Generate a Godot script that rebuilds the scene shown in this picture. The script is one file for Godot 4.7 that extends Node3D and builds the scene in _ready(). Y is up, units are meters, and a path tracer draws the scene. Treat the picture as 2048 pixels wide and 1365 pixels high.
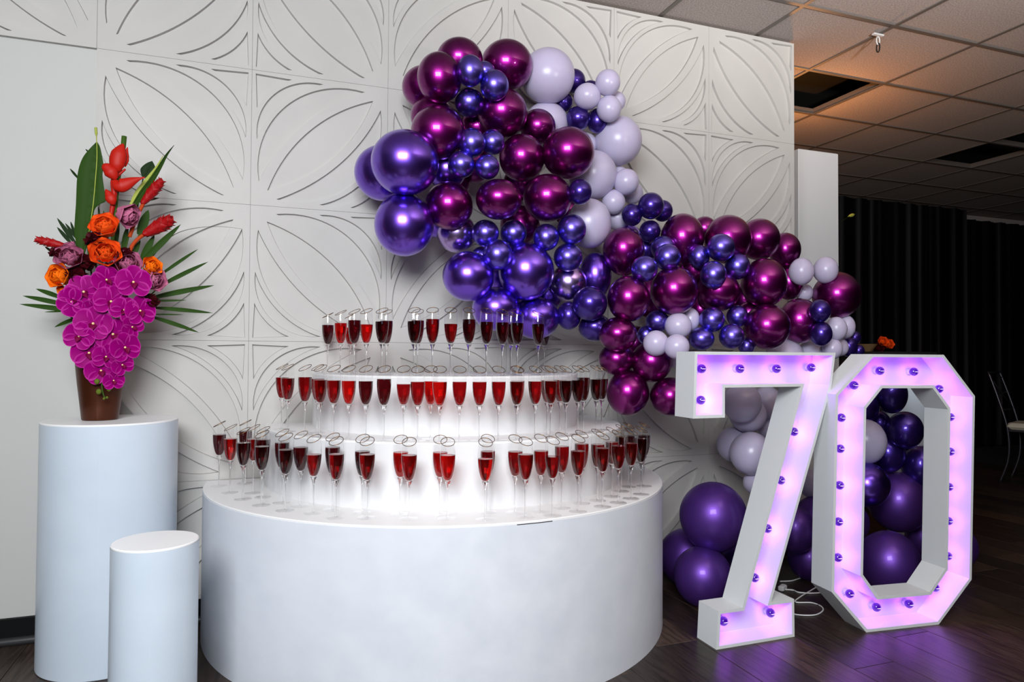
extends Node3D
# A birthday corner: tiered table of drinks, balloon garland, marquee 70, flower vase, panelled wall.

const U := 0.56   # one wall panel, metres
var M := {}       # materials
var used := {}
var rng := RandomNumberGenerator.new()

func _ready() -> void:
	rng.seed = 70
	setup_camera_and_light()
	make_materials()
	build_room()
	build_plinths()
	build_flutes()
	build_numbers()
	build_balloons()
	build_flowers()
	build_back_room()

# ---------------------------------------------------------------- camera, light
func setup_camera_and_light() -> void:
	var cam := Camera3D.new()
	cam.name = "camera"
	cam.fov = 52.1792
	cam.near = 0.05
	cam.far = 60.0
	add_child(cam)
	cam.position = Vector3(0.58492, 1.06751, 3.04633)
	cam.rotation = Vector3(0.0204609, -0.353223, 0.0054214)
	cam.current = true
	var we := WorldEnvironment.new()
	we.name = "environment"
	var e := Environment.new()
	e.background_mode = Environment.BG_COLOR
	e.background_color = Color(0.75, 0.82, 0.95)
	e.background_energy_multiplier = 2.0
	e.tonemap_mode = Environment.TONE_MAPPER_LINEAR
	e.tonemap_exposure = 1.0
	e.sdfgi_enabled = true
	e.ssao_enabled = true
	e.ssil_enabled = true
	we.environment = e
	add_child(we)
	# the photographer's soft flash, above and a little beside the camera
	var key := AreaLight3D.new()
	key.name = "flash_softbox"
	key.area_size = Vector2(1.6, 1.05)
	key.light_energy = 15.5
	key.light_color = Color(0.97, 0.985, 1.0)
	key.area_range = 14.0
	key.area_attenuation = 2.0
	key.shadow_enabled = true
	add_child(key)
	key.look_at_from_position(Vector3(0.0, 2.2, 3.6), Vector3(1.15, 0.85, 0.2), Vector3.UP)
	# the same flash bounced off the ceiling
	var up := SpotLight3D.new()
	up.name = "flash_bounce"
	up.light_energy = 17
	up.light_color = Color(1.0, 0.98, 0.96)
	up.spot_angle = 62.0
	up.spot_angle_attenuation = 0.9
	up.spot_range = 14.0
	up.spot_attenuation = 2.0
	up.light_size = 0.12
	up.shadow_enabled = true
	add_child(up)
	up.look_at_from_position(Vector3(2.4, 1.7, 3.2), Vector3(2.7, 2.8, 2.6), Vector3.BACK)

# ---------------------------------------------------------------- naming
func numbered(called: String) -> String:
	var n: int = used.get(called, 0)
	used[called] = n + 1
	return called if n == 0 else "%s_%03d" % [called, n]

func part_name(called: String, parent: Node) -> String:
	if not parent.has_node(NodePath(called)):
		return called
	var k := 1
	while parent.has_node(NodePath("%s_%03d" % [called, k])):
		k += 1
	return "%s_%03d" % [called, k]

func tag(o: Node, label: String, category: String, group := "", kind := "") -> void:
	if label: o.set_meta("label", label)
	if category: o.set_meta("category", category)
	if group: o.set_meta("group", group)
	if kind: o.set_meta("kind", kind)

func thing(called: String, label: String, category: String, at := Vector3.ZERO, turn := 0.0, group := "") -> Node3D:
	var o := Node3D.new()
	o.name = numbered(called)
	add_child(o, true)
	o.position = at
	o.rotation.y = turn
	tag(o, label, category, group)
	return o

func part(called: String, mesh: Mesh, mat: Material, parent: Node, at := Vector3.ZERO) -> MeshInstance3D:
	var o := MeshInstance3D.new()
	o.mesh = mesh
	if mat: o.material_override = mat
	o.name = part_name(called, parent)
	parent.add_child(o, true)
	o.position = at
	return o

func single(called: String, mesh: Mesh, mat: Material, label: String, category: String, group := "") -> MeshInstance3D:
	var o := MeshInstance3D.new()
	o.mesh = mesh
	o.material_override = mat
	o.name = numbered(called)
	add_child(o, true)
	tag(o, label, category, group)
	return o

func struct(called: String, mesh: Mesh, mat: Material) -> MeshInstance3D:
	var o := single(called, mesh, mat, "", "")
	o.set_meta("kind", "structure")
	return o

# ---------------------------------------------------------------- shape helpers
func begin() -> SurfaceTool:
	var s := SurfaceTool.new()
	s.begin(Mesh.PRIMITIVE_TRIANGLES)
	s.set_smooth_group(-1)
	return s

func done(s: SurfaceTool) -> ArrayMesh:
	s.generate_normals()
	return s.commit()

# corners given anticlockwise as seen from outside
func quad(s: SurfaceTool, a: Vector3, b: Vector3, c: Vector3, d: Vector3) -> void:
	for v in [a, c, b, a, d, c]:
		s.add_vertex(v)

func tri(s: SurfaceTool, a: Vector3, b: Vector3, c: Vector3) -> void:
	for v in [a, c, b]:
		s.add_vertex(v)

func box(s: SurfaceTool, lo: Vector3, hi: Vector3) -> void:
	var p := []
	for k in 8:
		p.append(Vector3(hi.x if k & 1 else lo.x, hi.y if k & 2 else lo.y, hi.z if k & 4 else lo.z))
	quad(s, p[4], p[5], p[7], p[6])
	quad(s, p[1], p[0], p[2], p[3])
	quad(s, p[5], p[1], p[3], p[7])
	quad(s, p[0], p[4], p[6], p[2])
	quad(s, p[6], p[7], p[3], p[2])
	quad(s, p[0], p[1], p[5], p[4])

func box_mesh(lo: Vector3, hi: Vector3) -> ArrayMesh:
	var s := begin()
	box(s, lo, hi)
	return done(s)

# a box with chamfered edges all round, centred on x and z, standing on y = 0
func chamfer_box(size: Vector3, c: float) -> ArrayMesh:
	var s := begin()
	var hx := size.x / 2; var hz := size.z / 2
	var rings := [[0.0, c], [c, 0.0], [size.y - c, 0.0], [size.y, c]]
	var loops := []
	for r in rings:
		var i: float = r[1]
		var x: float = hx - i; var z: float = hz - i
		var k: float = c
		loops.append([Vector3(-x + k, r[0], z), Vector3(x - k, r[0], z), Vector3(x, r[0], z - k), Vector3(x, r[0], -z + k), Vector3(x - k, r[0], -z), Vector3(-x + k, r[0], -z), Vector3(-x, r[0], -z + k), Vector3(-x, r[0], z - k)])
	for n in 3:
		for k in 8:
			var m := (k + 1) % 8
			quad(s, loops[n][k], loops[n][m], loops[n + 1][m], loops[n + 1][k])
	for k in range(1, 7):
		tri(s, loops[3][0], loops[3][k], loops[3][k + 1])
		tri(s, loops[0][0], loops[0][k + 1], loops[0][k])
	return done(s)

# profile: Vector3(radius, height, smooth group) from bottom to top
func lathe(profile: Array, n := 32, a0 := 0.0, a1 := TAU) -> ArrayMesh:
	var s := begin()
	for k in profile.size() - 1:
		var p: Vector3 = profile[k]; var q: Vector3 = profile[k + 1]
		s.set_smooth_group(int(q.z))
		for i in n:
			var t := a0 + (a1 - a0) * i / n; var u := a0 + (a1 - a0) * (i + 1) / n
			var a := Vector3(sin(t) * p.x, p.y, cos(t) * p.x); var b := Vector3(sin(u) * p.x, p.y, cos(u) * p.x)
			var c := Vector3(sin(u) * q.x, q.y, cos(u) * q.x); var d := Vector3(sin(t) * q.x, q.y, cos(t) * q.x)
			if p.x < 1e-6: tri(s, a, c, d)
			elif q.x < 1e-6: tri(s, a, b, c)
			else: quad(s, a, b, c, d)
	return done(s)

func torus(s: SurfaceTool, rad: float, tube: float, n := 28, m := 6, slope := 0.0) -> void:
	s.set_smooth_group(0)
	for i in n:
		for j in m:
			var q := []
			for kk in [[i, j], [i + 1, j], [i + 1, j + 1], [i, j + 1]]:
				var t: float = TAU * kk[0] / n; var u: float = TAU * kk[1] / m
				var r: float = rad + tube * cos(u)
				q.append(Vector3(sin(t) * r, tube * sin(u) - slope * cos(t) * rad, cos(t) * r))
			quad(s, q[0], q[1], q[2], q[3])

# a round tube along points, radius per point, flat: squash across the second side
func tube(pts: Array, radii: Array, n := 8, flat := 1.0, side := Vector3.BACK) -> ArrayMesh:
	var s := begin()
	s.set_smooth_group(0)
	var rings := []
	for i in pts.size():
		var d: Vector3 = (pts[mini(i + 1, pts.size() - 1)] - pts[maxi(i - 1, 0)]).normalized()
		var e := side - d * side.dot(d)
		if e.length() < 0.01: e = d.cross(Vector3(0.3, 1, 0.2))
		e = e.normalized()
		var f := d.cross(e)
		var ring := []
		for k in n:
			var a := TAU * k / n
			ring.append(pts[i] + (f * cos(a) + e * sin(a) * flat) * radii[i])
		rings.append(ring)
	for i in pts.size() - 1:
		for k in n:
			var m := (k + 1) % n
			quad(s, rings[i][k], rings[i + 1][k], rings[i + 1][m], rings[i][m])
	for k in range(1, n - 1):
		tri(s, rings[0][0], rings[0][k], rings[0][k + 1])
		tri(s, rings[-1][0], rings[-1][k + 1], rings[-1][k])
	return done(s)

func smooth_line(pts: Array, steps := 6) -> Array:
	var c := Curve3D.new()
	for i in pts.size():
		var a: Vector3 = pts[maxi(i - 1, 0)]; var b: Vector3 = pts[mini(i + 1, pts.size() - 1)]
		c.add_point(pts[i], (a - b) / 6.0, (b - a) / 6.0)
	var out := []
	for i in pts.size() - 1:
		for k in steps:
			out.append(c.sample(i, float(k) / steps))
	out.append(pts[-1])
	return out

func extrude(poly: PackedVector2Array, z0: float, z1: float) -> ArrayMesh:   # polygon in x, y; solid from z0 to z1
	var s := begin()
	var p := poly.duplicate()
	if Geometry2D.is_polygon_clockwise(p): p.reverse()
	var ix := Geometry2D.triangulate_polygon(p)
	for k in range(0, ix.size(), 3):
		var t := [p[ix[k]], p[ix[k + 1]], p[ix[k + 2]]]
		if (t[1] - t[0]).cross(t[2] - t[0]) < 0: t.reverse()
		tri(s, Vector3(t[0].x, t[0].y, z1), Vector3(t[1].x, t[1].y, z1), Vector3(t[2].x, t[2].y, z1))
		tri(s, Vector3(t[0].x, t[0].y, z0), Vector3(t[2].x, t[2].y, z0), Vector3(t[1].x, t[1].y, z0))
	for k in p.size():
		var a := p[k]; var b := p[(k + 1) % p.size()]
		quad(s, Vector3(a.x, a.y, z0), Vector3(b.x, b.y, z0), Vector3(b.x, b.y, z1), Vector3(a.x, a.y, z1))
	return done(s)

# ---------------------------------------------------------------- materials
func noise_tex(freq: float, lo: Color, hi: Color, size := 256, oct := 4, kind := FastNoiseLite.TYPE_SIMPLEX_SMOOTH) -> NoiseTexture2D:
	var n := FastNoiseLite.new()
	n.noise_type = kind
	n.frequency = freq
	n.fractal_octaves = oct
	n.seed = 7
	var t := NoiseTexture2D.new()
	t.width = size; t.height = size
	t.seamless = true
	t.noise = n
	var g := Gradient.new()
	g.set_color(0, lo); g.set_color(1, hi)
	t.color_ramp = g
	return t

func mat(called: String, c: Color, rough := 0.6, metal := 0.0, spec := 0.5) -> StandardMaterial3D:
	var m := StandardMaterial3D.new()
	m.resource_name = called
	m.albedo_color = c
	m.roughness = rough
	m.metallic = metal
	m.metallic_specular = spec
	m.cull_mode = BaseMaterial3D.CULL_DISABLED
	M[called] = m
	return m

func textured(m: StandardMaterial3D, t: Texture2D, scale: float, world := true) -> void:
	m.albedo_texture = t
	m.uv1_triplanar = true
	m.uv1_world_triplanar = world
	m.uv1_scale = Vector3.ONE * scale

func make_materials() -> void:
	var m := mat("wall_paint", Color(0.745, 0.735, 0.72), 0.6)
	textured(m, noise_tex(0.01, Color(0.955, 0.955, 0.955), Color(1, 1, 1)), 0.7)
	mat("plain_paint", Color(0.735, 0.735, 0.72), 0.7)
	m = mat("plinth_white", Color(0.79, 0.835, 0.88), 0.28)
	textured(m, noise_tex(0.012, Color(0.96, 0.965, 0.97), Color(1, 1, 1)), 1.1)
	m = mat("table_white", Color(0.865, 0.88, 0.905), 0.42)
	textured(m, noise_tex(0.016, Color(0.94, 0.945, 0.955), Color(1, 1, 1), 512, 5), 0.8)
	mat("table_top_white", Color(0.92, 0.92, 0.92), 0.4)
	mat("tier_white", Color(0.87, 0.87, 0.875), 0.42)
	mat("seam_dark", Color(0.06, 0.055, 0.06), 0.8)
	mat("black_base", Color(0.025, 0.027, 0.03), 0.6, 0.0, 0.3)
	mat("grey_bead", Color(0.18, 0.18, 0.19), 0.4)
	for k in 4:
		var c: Color = [Color(0.245, 0.195, 0.170), Color(0.190, 0.152, 0.137), Color(0.285, 0.228, 0.195), Color(0.220, 0.182, 0.165)][k]
		m = mat("plank%d" % k, c, 0.36, 0.0, 0.4)
		var t := noise_tex(0.02, Color(0.55, 0.55, 0.55), Color(1.25, 1.2, 1.15), 512, 5)
		m.albedo_texture = t
		m.uv1_triplanar = true
		m.uv1_world_triplanar = true
		m.uv1_scale = Vector3(5.0, 5.0, 0.5)
		m.uv1_offset = Vector3(k * 0.37, 0, k * 0.21)
		m.heightmap_enabled = true
		m.heightmap_texture = t
		m.heightmap_scale = 0.04
	m = mat("tile", Color(0.76, 0.72, 0.70), 0.95)
	textured(m, noise_tex(0.12, Color(0.72, 0.7, 0.7), Color(1, 1, 1), 512, 3), 1.6)
	mat("grid_bar", Color(0.40, 0.37, 0.35), 0.5)
	mat("dark", Color(0.02, 0.02, 0.02), 0.9)
	mat("room_grey", Color(0.2, 0.19, 0.19), 0.9)
	m = mat("curtain", Color(0.035, 0.032, 0.055), 0.5, 0.0, 0.25)
	mat("pillar_white", Color(0.86, 0.865, 0.87), 0.6)
	# balloons
	for d in [["plum", Color(0.50, 0.085, 0.44), 0.33, 1.0], ["violet", Color(0.48, 0.32, 0.83), 0.29, 1.0], ["silver", Color(0.72, 0.61, 0.86), 0.25, 1.0], ["indigo", Color(0.43, 0.36, 0.80), 0.34, 1.0],
			["navy", Color(0.24, 0.15, 0.52), 0.34, 0.85], ["pearl", Color(0.37, 0.22, 0.58), 0.44, 0.75]]:
		m = mat(d[0], d[1], d[2], d[3])
		m.clearcoat_enabled = true
		m.clearcoat = 0.55 if d[0] != "pearl" else 0.15
		m.clearcoat_roughness = 0.06
	m = mat("lilac", Color(0.735, 0.705, 0.81), 0.3)
	m.subsurf_scatter_enabled = true
	m.subsurf_scatter_strength = 0.15
	# numbers
	mat("number_white", Color(0.83, 0.845, 0.85), 0.5)
	mat("number_inside", Color(0.82, 0.80, 0.84), 0.55)
	m = mat("bulb", Color(0.24, 0.015, 0.5), 0.2)
	m.clearcoat_enabled = true
	m.clearcoat = 1.0
	m.clearcoat_roughness = 0.03
	m.emission_enabled = true
	m.emission = Color(0.40, 0.06, 0.85)
	m.emission_energy_multiplier = 0.22
	m = mat("filament", Color(1, 0.9, 1), 0.5)
	m.emission_enabled = true
	m.emission = Color(1.0, 0.9, 1.0)
	m.emission_energy_multiplier = 1.5
	mat("socket", Color(0.75, 0.72, 0.78), 0.5)
	mat("cord_white", Color(0.85, 0.85, 0.85), 0.5)
	# drinks
	m = mat("glass_bowl", Color(1, 1, 1, 0.0), 0.0)
	m.transparency = BaseMaterial3D.TRANSPARENCY_ALPHA
	m = mat("glass_stem", Color(1, 1, 1, 0.0), 0.0)
	m.refraction_enabled = true
	m.refraction_scale = 0.05
	for d in [["drink_d", Color(0.30, 0.03, 0.05)], ["drink_r", Color(0.55, 0.035, 0.05)], ["drink_b", Color(0.74, 0.05, 0.04)]]:
		m = mat(d[0], Color(d[1].r, d[1].g, d[1].b, 0.06), 0.0)
		m.refraction_enabled = true
		m.refraction_scale = 0.034
	mat("gold", Color(0.50, 0.36, 0.18), 0.3, 1.0)
	# flowers
	mat("vase_copper", Color(0.30, 0.14, 0.065), 0.36, 0.55)
	for d in [["leaf_green", Color(0.14, 0.25, 0.035)], ["leaf_dark", Color(0.08, 0.16, 0.04)], ["stem_green", Color(0.22, 0.33, 0.10)], ["leaf_lime", Color(0.62, 0.66, 0.30)], ["heliconia_red", Color(0.68, 0.09, 0.03)], ["ginger_red", Color(0.60, 0.02, 0.04)], ["ginger_stem", Color(0.68, 0.25, 0.10)],
			["rose_mauve", Color(0.72, 0.40, 0.53)], ["rose_orange", Color(0.95, 0.35, 0.10)], ["rose_amber", Color(0.95, 0.45, 0.06)], ["burgundy", Color(0.25, 0.02, 0.06)], ["orchid_lip", Color(0.42, 0.0, 0.22)], ["bud_green", Color(0.36, 0.42, 0.14)], ["orchid_yellow", Color(0.95, 0.85, 0.6)]]:
		m = mat(d[0], d[1], 0.6, 0.0, 0.22)
		m.backlight_enabled = true
		m.backlight = Color(0.15, 0.15, 0.15)
	for k in ["heliconia_red", "ginger_red"]:
		M[k].roughness = 0.5
		M[k].metallic_specular = 0.34
	m = mat("orchid", Color(1, 1, 1), 0.5)
	m.metallic_specular = 0.15
	m.vertex_color_use_as_albedo = true
	m.backlight_enabled = true
	m.backlight = Color(0.1, 0.1, 0.1)
	# far room
	m = mat("amber_shade", Color(0.9, 0.55, 0.25), 0.8)
	m.emission_enabled = true
	m.emission = Color(1.0, 0.5, 0.15)
	m.emission_energy_multiplier = 0.6
	mat("brass", Color(0.35, 0.27, 0.08), 0.35, 0.8)
	mat("chair_silver", Color(0.30, 0.29, 0.31), 0.35, 0.8)
	mat("seat_cream", Color(0.8, 0.78, 0.7), 0.8)
	mat("black_cloth", Color(0.02, 0.02, 0.025), 0.9)
	mat("bowl_gold", Color(0.75, 0.6, 0.42), 0.3, 0.5)
	mat("hook_white", Color(0.8, 0.8, 0.8), 0.4)
	m = mat("window_glass", Color(1, 1, 1, 0.04), 0.0)
	m.transparency = BaseMaterial3D.TRANSPARENCY_ALPHA

# ---------------------------------------------------------------- room
func pocket_arc(big_d: float, p_end: float, p_mid: float, n: int) -> Array:   # points (along, across) of a circular arc
	var sag := p_mid - p_end
	var out := []
	var r: float = (big_d * big_d + sag * sag) / (2.0 * absf(sag))
	for i in n + 1:
		var d := -big_d + 2.0 * big_d * i / n
		out.append(Vector2(d, p_mid - signf(sag) * (r - sqrt(maxf(r * r - d * d, 0.0)))))
	return out

func panel_mesh(flip: bool) -> ArrayMesh:   # one wall panel with its leaf-shaped pockets
	var n := 26
	var pockets := []
	var leaf: Array = pocket_arc(0.544, 0.0, 0.13, n)
	var low := pocket_arc(0.544, 0.0, -0.13, n)
	low.reverse()
	leaf.append_array(low.slice(1, n))
	pockets.append(leaf)
	for side in [1.0, -1.0]:
		for c in [[0.541, 0.088, 0.37, 0.19], [0.333, 0.319, 0.484, 0.403]]:
			var a := pocket_arc(c[0], c[1], c[2], n)
			var b := pocket_arc(c[0], c[1], c[3], n)
			b.reverse()
			a.append_array(b.slice(1, n))
			pockets.append(a.map(func(v): return Vector2(v.x, v.y * side)))
		var t := pocket_arc(0.173, 0.484, 0.52, 10)
		for i in range(1, 10): t.append(Vector2(0.173, 0.484).lerp(Vector2(0, 0.672), i / 10.0))
		for i in range(0, 10): t.append(Vector2(0, 0.672).lerp(Vector2(-0.173, 0.484), i / 10.0))
		pockets.append(t.map(func(v): return Vector2(v.x, v.y * side)))
	var loops := []
	var all := PackedVector2Array()
	for p in pockets:
		var l := PackedVector2Array()
		for v in p:
			var q := Vector2(0.5 + (v.x - v.y) * 0.70711, 0.5 + (v.x + v.y) * 0.70711)
			if flip: q.x = 1.0 - q.x
			l.append(q)
		if Geometry2D.is_polygon_clockwise(l): l.reverse()
		loops.append(l)
		all.append_array(l)
	var e := 0.0009
	for i in 24:
		var k := e + (1.0 - 2.0 * e) * i / 24.0
		all.append_array(PackedVector2Array([Vector2(k, e), Vector2(1.0 - e, k), Vector2(1.0 - k, 1.0 - e), Vector2(e, 1.0 - k)]))
	var s := begin()
	var ix := Geometry2D.triangulate_delaunay(all)
	for k in range(0, ix.size(), 3):
		var a := all[ix[k]]; var b := all[ix[k + 1]]; var c := all[ix[k + 2]]
		var m := (a + b + c) / 3.0
		var inside := false
		for l in loops:
			if Geometry2D.is_point_in_polygon(m, l):
				inside = true
				break
		if inside: continue
		if (b - a).cross(c - a) < 0:
			var t := b; b = c; c = t
		tri(s, Vector3(a.x, a.y, 0) * U, Vector3(b.x, b.y, 0) * U, Vector3(c.x, c.y, 0) * U)
	var deep := 0.026
	for l: PackedVector2Array in loops:
		var inner := PackedVector2Array()
		var sz := l.size()
		for k in sz:
			var t := (l[(k + 1) % sz] - l[(k + sz - 1) % sz]).normalized()
			inner.append(l[k] + Vector2(-t.y, t.x) * 0.0035)
		for k in sz:
			var m := (k + 1) % sz
			quad(s, Vector3(inner[k].x, inner[k].y, -deep) * U, Vector3(inner[m].x, inner[m].y, -deep) * U, Vector3(l[m].x, l[m].y, 0) * U, Vector3(l[k].x, l[k].y, 0) * U)
		var f := Geometry2D.triangulate_polygon(l)
		for k in range(0, f.size(), 3):
			var a := inner[f[k]]; var b := inner[f[k + 1]]; var c := inner[f[k + 2]]
			if (b - a).cross(c - a) < 0:
				var t := b; b = c; c = t
			tri(s, Vector3(a.x, a.y, -deep) * U, Vector3(b.x, b.y, -deep) * U, Vector3(c.x, c.y, -deep) * U)
	var q := [Vector3(e, e, 0), Vector3(1 - e, e, 0), Vector3(1 - e, 1 - e, 0), Vector3(e, 1 - e, 0)]
	for k in 4:
		var a: Vector3 = q[k] * U; var b: Vector3 = q[(k + 1) % 4] * U
		var back := Vector3(0, 0, -0.03 * U)
		quad(s, a + back, b + back, b, a)
	return done(s)

func build_room() -> void:
	# panelled wall, its face at z = 0
	var wall := struct("wall_back", box_mesh(Vector3(-6.0, 0, -0.3) * U, Vector3(5.996, 5.0, -0.03) * U), M.plain_paint)
	var kinds := [panel_mesh(false), panel_mesh(true)]
	for r in 5:
		for c in range(-3, 6):
			if c < 0 and r > 0: continue
			# leaf tips gather at junctions whose column + row is odd
			part("wall_panel", kinds[1 if posmod(c + r, 2) == 1 else 0], M.wall_paint, wall, Vector3(c, 4 - r, 0) * U)
	var s := begin()
	box(s, Vector3(-6.0, 0.0, -0.02) * U, Vector3(5.99, 0.165, 0.012) * U)
	struct("baseboard_back", done(s), M.black_base)
	struct("trim_1", tube([Vector3(-6.0, 0.022, 0.02) * U, Vector3(5.99, 0.022, 0.02) * U], [0.016, 0.016], 8), M.grey_bead)
	# floor of planks running away from the wall
	var floor_slab := struct("floor", box_mesh(Vector3(-6.2, -0.3, -6.4) * U, Vector3(19.2, -0.012, 9.4) * U), M.dark)
	var w := 0.18
	var len := 1.25
	var meshes := {}
	for i in range(-8, 42):
		var x := i * w
		var shift: float = fposmod(i * 0.437, 1.0) * len
		for j in range(-3, 3):
			var z0 := -0.2 + j * len + shift
			var z1 := z0 + len
			if z1 < -2.6 or z0 > 2.9: continue
			if x < 2.9 and z1 < 0.0: continue
			var pm: Mesh = meshes.get("p")
			if pm == null:
				pm = chamfer_box(Vector3(w - 0.0012, 0.012, len - 0.0012), 0.0012)
				meshes["p"] = pm
			part("plank", pm, M["plank%d" % [0, 2, 1, 3, 2, 0, 3, 1, 1, 0, 2][(i * 5 + j * 3 + 200) % 11]], floor_slab, Vector3(x + w / 2, -0.012, z0 + len / 2))
	# suspended ceiling
	var ceil_slab := struct("ceiling", box_mesh(Vector3(-6.2, 5.35, -6.4) * U, Vector3(19.2, 5.6, 9.4) * U), M.dark)
	var g := 1.077
	var tile := box_mesh(Vector3(0.012, 0.0, 0.012) * U, Vector3(g - 0.012, 0.03, g - 0.012) * U)
	for i in range(-10, 14):
		for j in range(-8, 6):
			var x := 4.485 + i * g
			var z := 0.6 + j * g
			var open := (i == 2 and j == -2) or (i == 6 and (j == -3 or j == -2))
			if open: continue
			part("ceiling_tile", tile, M.tile, ceil_slab, Vector3(x, 5.022, z) * U)
	for i in range(-10, 15):
		var x := 4.485 + i * g
		s = begin()
		box(s, Vector3(x - 0.02, 5.012, -6.3) * U, Vector3(x + 0.02, 5.02, 8.0) * U)
		box(s, Vector3(x - 0.004, 5.02, -6.3) * U, Vector3(x + 0.004, 5.09, 8.0) * U)
		part("grid_bar", done(s), M.grid_bar, ceil_slab)
	for j in range(-8, 7):
		var z := 0.6 + j * g
		s = begin()
		box(s, Vector3(-6.2, 5.0115, z - 0.02) * U, Vector3(19.0, 5.0195, z + 0.02) * U)
		box(s, Vector3(-6.2, 5.02, z - 0.004) * U, Vector3(19.0, 5.088, z + 0.004) * U)
		part("grid_bar", done(s), M.grid_bar, ceil_slab)
	# the rest of the room round the camera
	struct("wall_left", box_mesh(Vector3(-6.3, 0, -6.3) * U, Vector3(-6.0, 5.5, 9.3) * U), M.room_grey)
	struct("wall_right", box_mesh(Vector3(18.9, 0, -6.3) * U, Vector3(19.2, 5.5, 9.3) * U), M.room_grey)
	struct("wall_far", box_mesh(Vector3(-6.3, 0, -6.3) * U, Vector3(19.2, 5.5, -6.0) * U), M.room_grey)
	s = begin()
	var wx0 := -1.2; var wx1 := 1.6; var wy0 := 2.0; var wy1 := 3.5
	box(s, Vector3(-6.3, 0, 9.0) * U, Vector3(wx0, 5.5, 9.3) * U)
	box(s, Vector3(wx1, 0, 9.0) * U, Vector3(19.2, 5.5, 9.3) * U)
	box(s, Vector3(wx0, 0, 9.0) * U, Vector3(wx1, wy0, 9.3) * U)
	box(s, Vector3(wx0, wy1, 9.0) * U, Vector3(wx1, 5.5, 9.3) * U)
	struct("wall_rear", done(s), M.room_grey)
	var win := struct("window_1", box_mesh(Vector3(wx0, wy0, 9.12) * U, Vector3(wx1, wy1, 9.13) * U), M.window_glass)
	for k in 4:
		var x := wx0 + (wx1 - wx0) * k / 3.0
		part("window_frame", box_mesh(Vector3(x - 0.04, wy0, 9.05) * U, Vector3(x + 0.04, wy1, 9.2) * U), M.pillar_white, win)
	# hook in the ceiling
	var hk := thing("ceiling_hook", "small white hook with a black loop hanging from the ceiling grid", "hook", Vector3(6.62, 5.012, 0.43) * U)
	part("clip", chamfer_box(Vector3(0.07, 0.01, 0.02), 0.002), M.hook_white, hk, Vector3(0.0, -0.01, 0))
	var pts := []
	for k in 13:
		var a := PI * 1.9 * k / 12.0
		pts.append(Vector3(sin(a) * 0.011, -0.036 + cos(a) * 0.022, 0))
	part("hook", tube(pts, pts.map(func(_v): return 0.0035), 6), M.hook_white, hk)
	pts = []
	for k in 13:
		var a := TAU * k / 12.0
		pts.append(Vector3(0.0, -0.075 + cos(a) * 0.025, sin(a) * 0.01))
	part("loop", tube(pts, pts.map(func(_v): return 0.0035), 6), M.dark, hk)

# ---------------------------------------------------------------- plinths and tiers
func build_plinths() -> void:
	var t := thing("plinth", "tall glossy white cylinder plinth carrying the copper vase", "plinth", Vector3(0.195, 0, 0.395) * U)
	var r := 0.383 * U
	var h := 1.485 * U
	part("body", lathe([Vector3(0, 0, 1), Vector3(r - 0.003, 0, 1), Vector3(r, 0.003, 2), Vector3(r, h - 0.006, 3)], 96), M.plinth_white, t)
	part("top_disc", lathe([Vector3(r - 0.0005, h - 0.006, 2), Vector3(r - 0.0005, h - 0.0025, 2), Vector3(r - 0.003, h, 3), Vector3(0, h, 4)], 96), M.table_top_white, t)
	t = thing("plinth", "short white cylinder plinth standing in front of the tall one", "plinth", Vector3(0.58, 0, 1.447) * U)
	r = 0.2034 * U
	h = 0.95 * U
	part("body", lathe([Vector3(0, 0, 1), Vector3(r - 0.003, 0, 1), Vector3(r, 0.003, 2), Vector3(r, h - 0.006, 3)], 80), M.plinth_white, t)
	part("top_disc", lathe([Vector3(r - 0.0005, h - 0.006, 2), Vector3(r - 0.0005, h - 0.0025, 2), Vector3(r - 0.003, h, 3), Vector3(0, h, 4)], 80), M.table_top_white, t)
	tier("display_tier", Vector3(2.39, 0.0, 0.216), 1.668, 1.0, "widest white half-round display tier, standing on the floor")
	tier("display_tier", Vector3(2.44, 1.0, 0.22), 1.322, 0.395, "middle white half-round tier resting on the widest one")
	tier("display_tier", Vector3(2.44, 1.395, 0.22), 1.0, 0.375, "smallest white half-round tier at the top of the stack")

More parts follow.
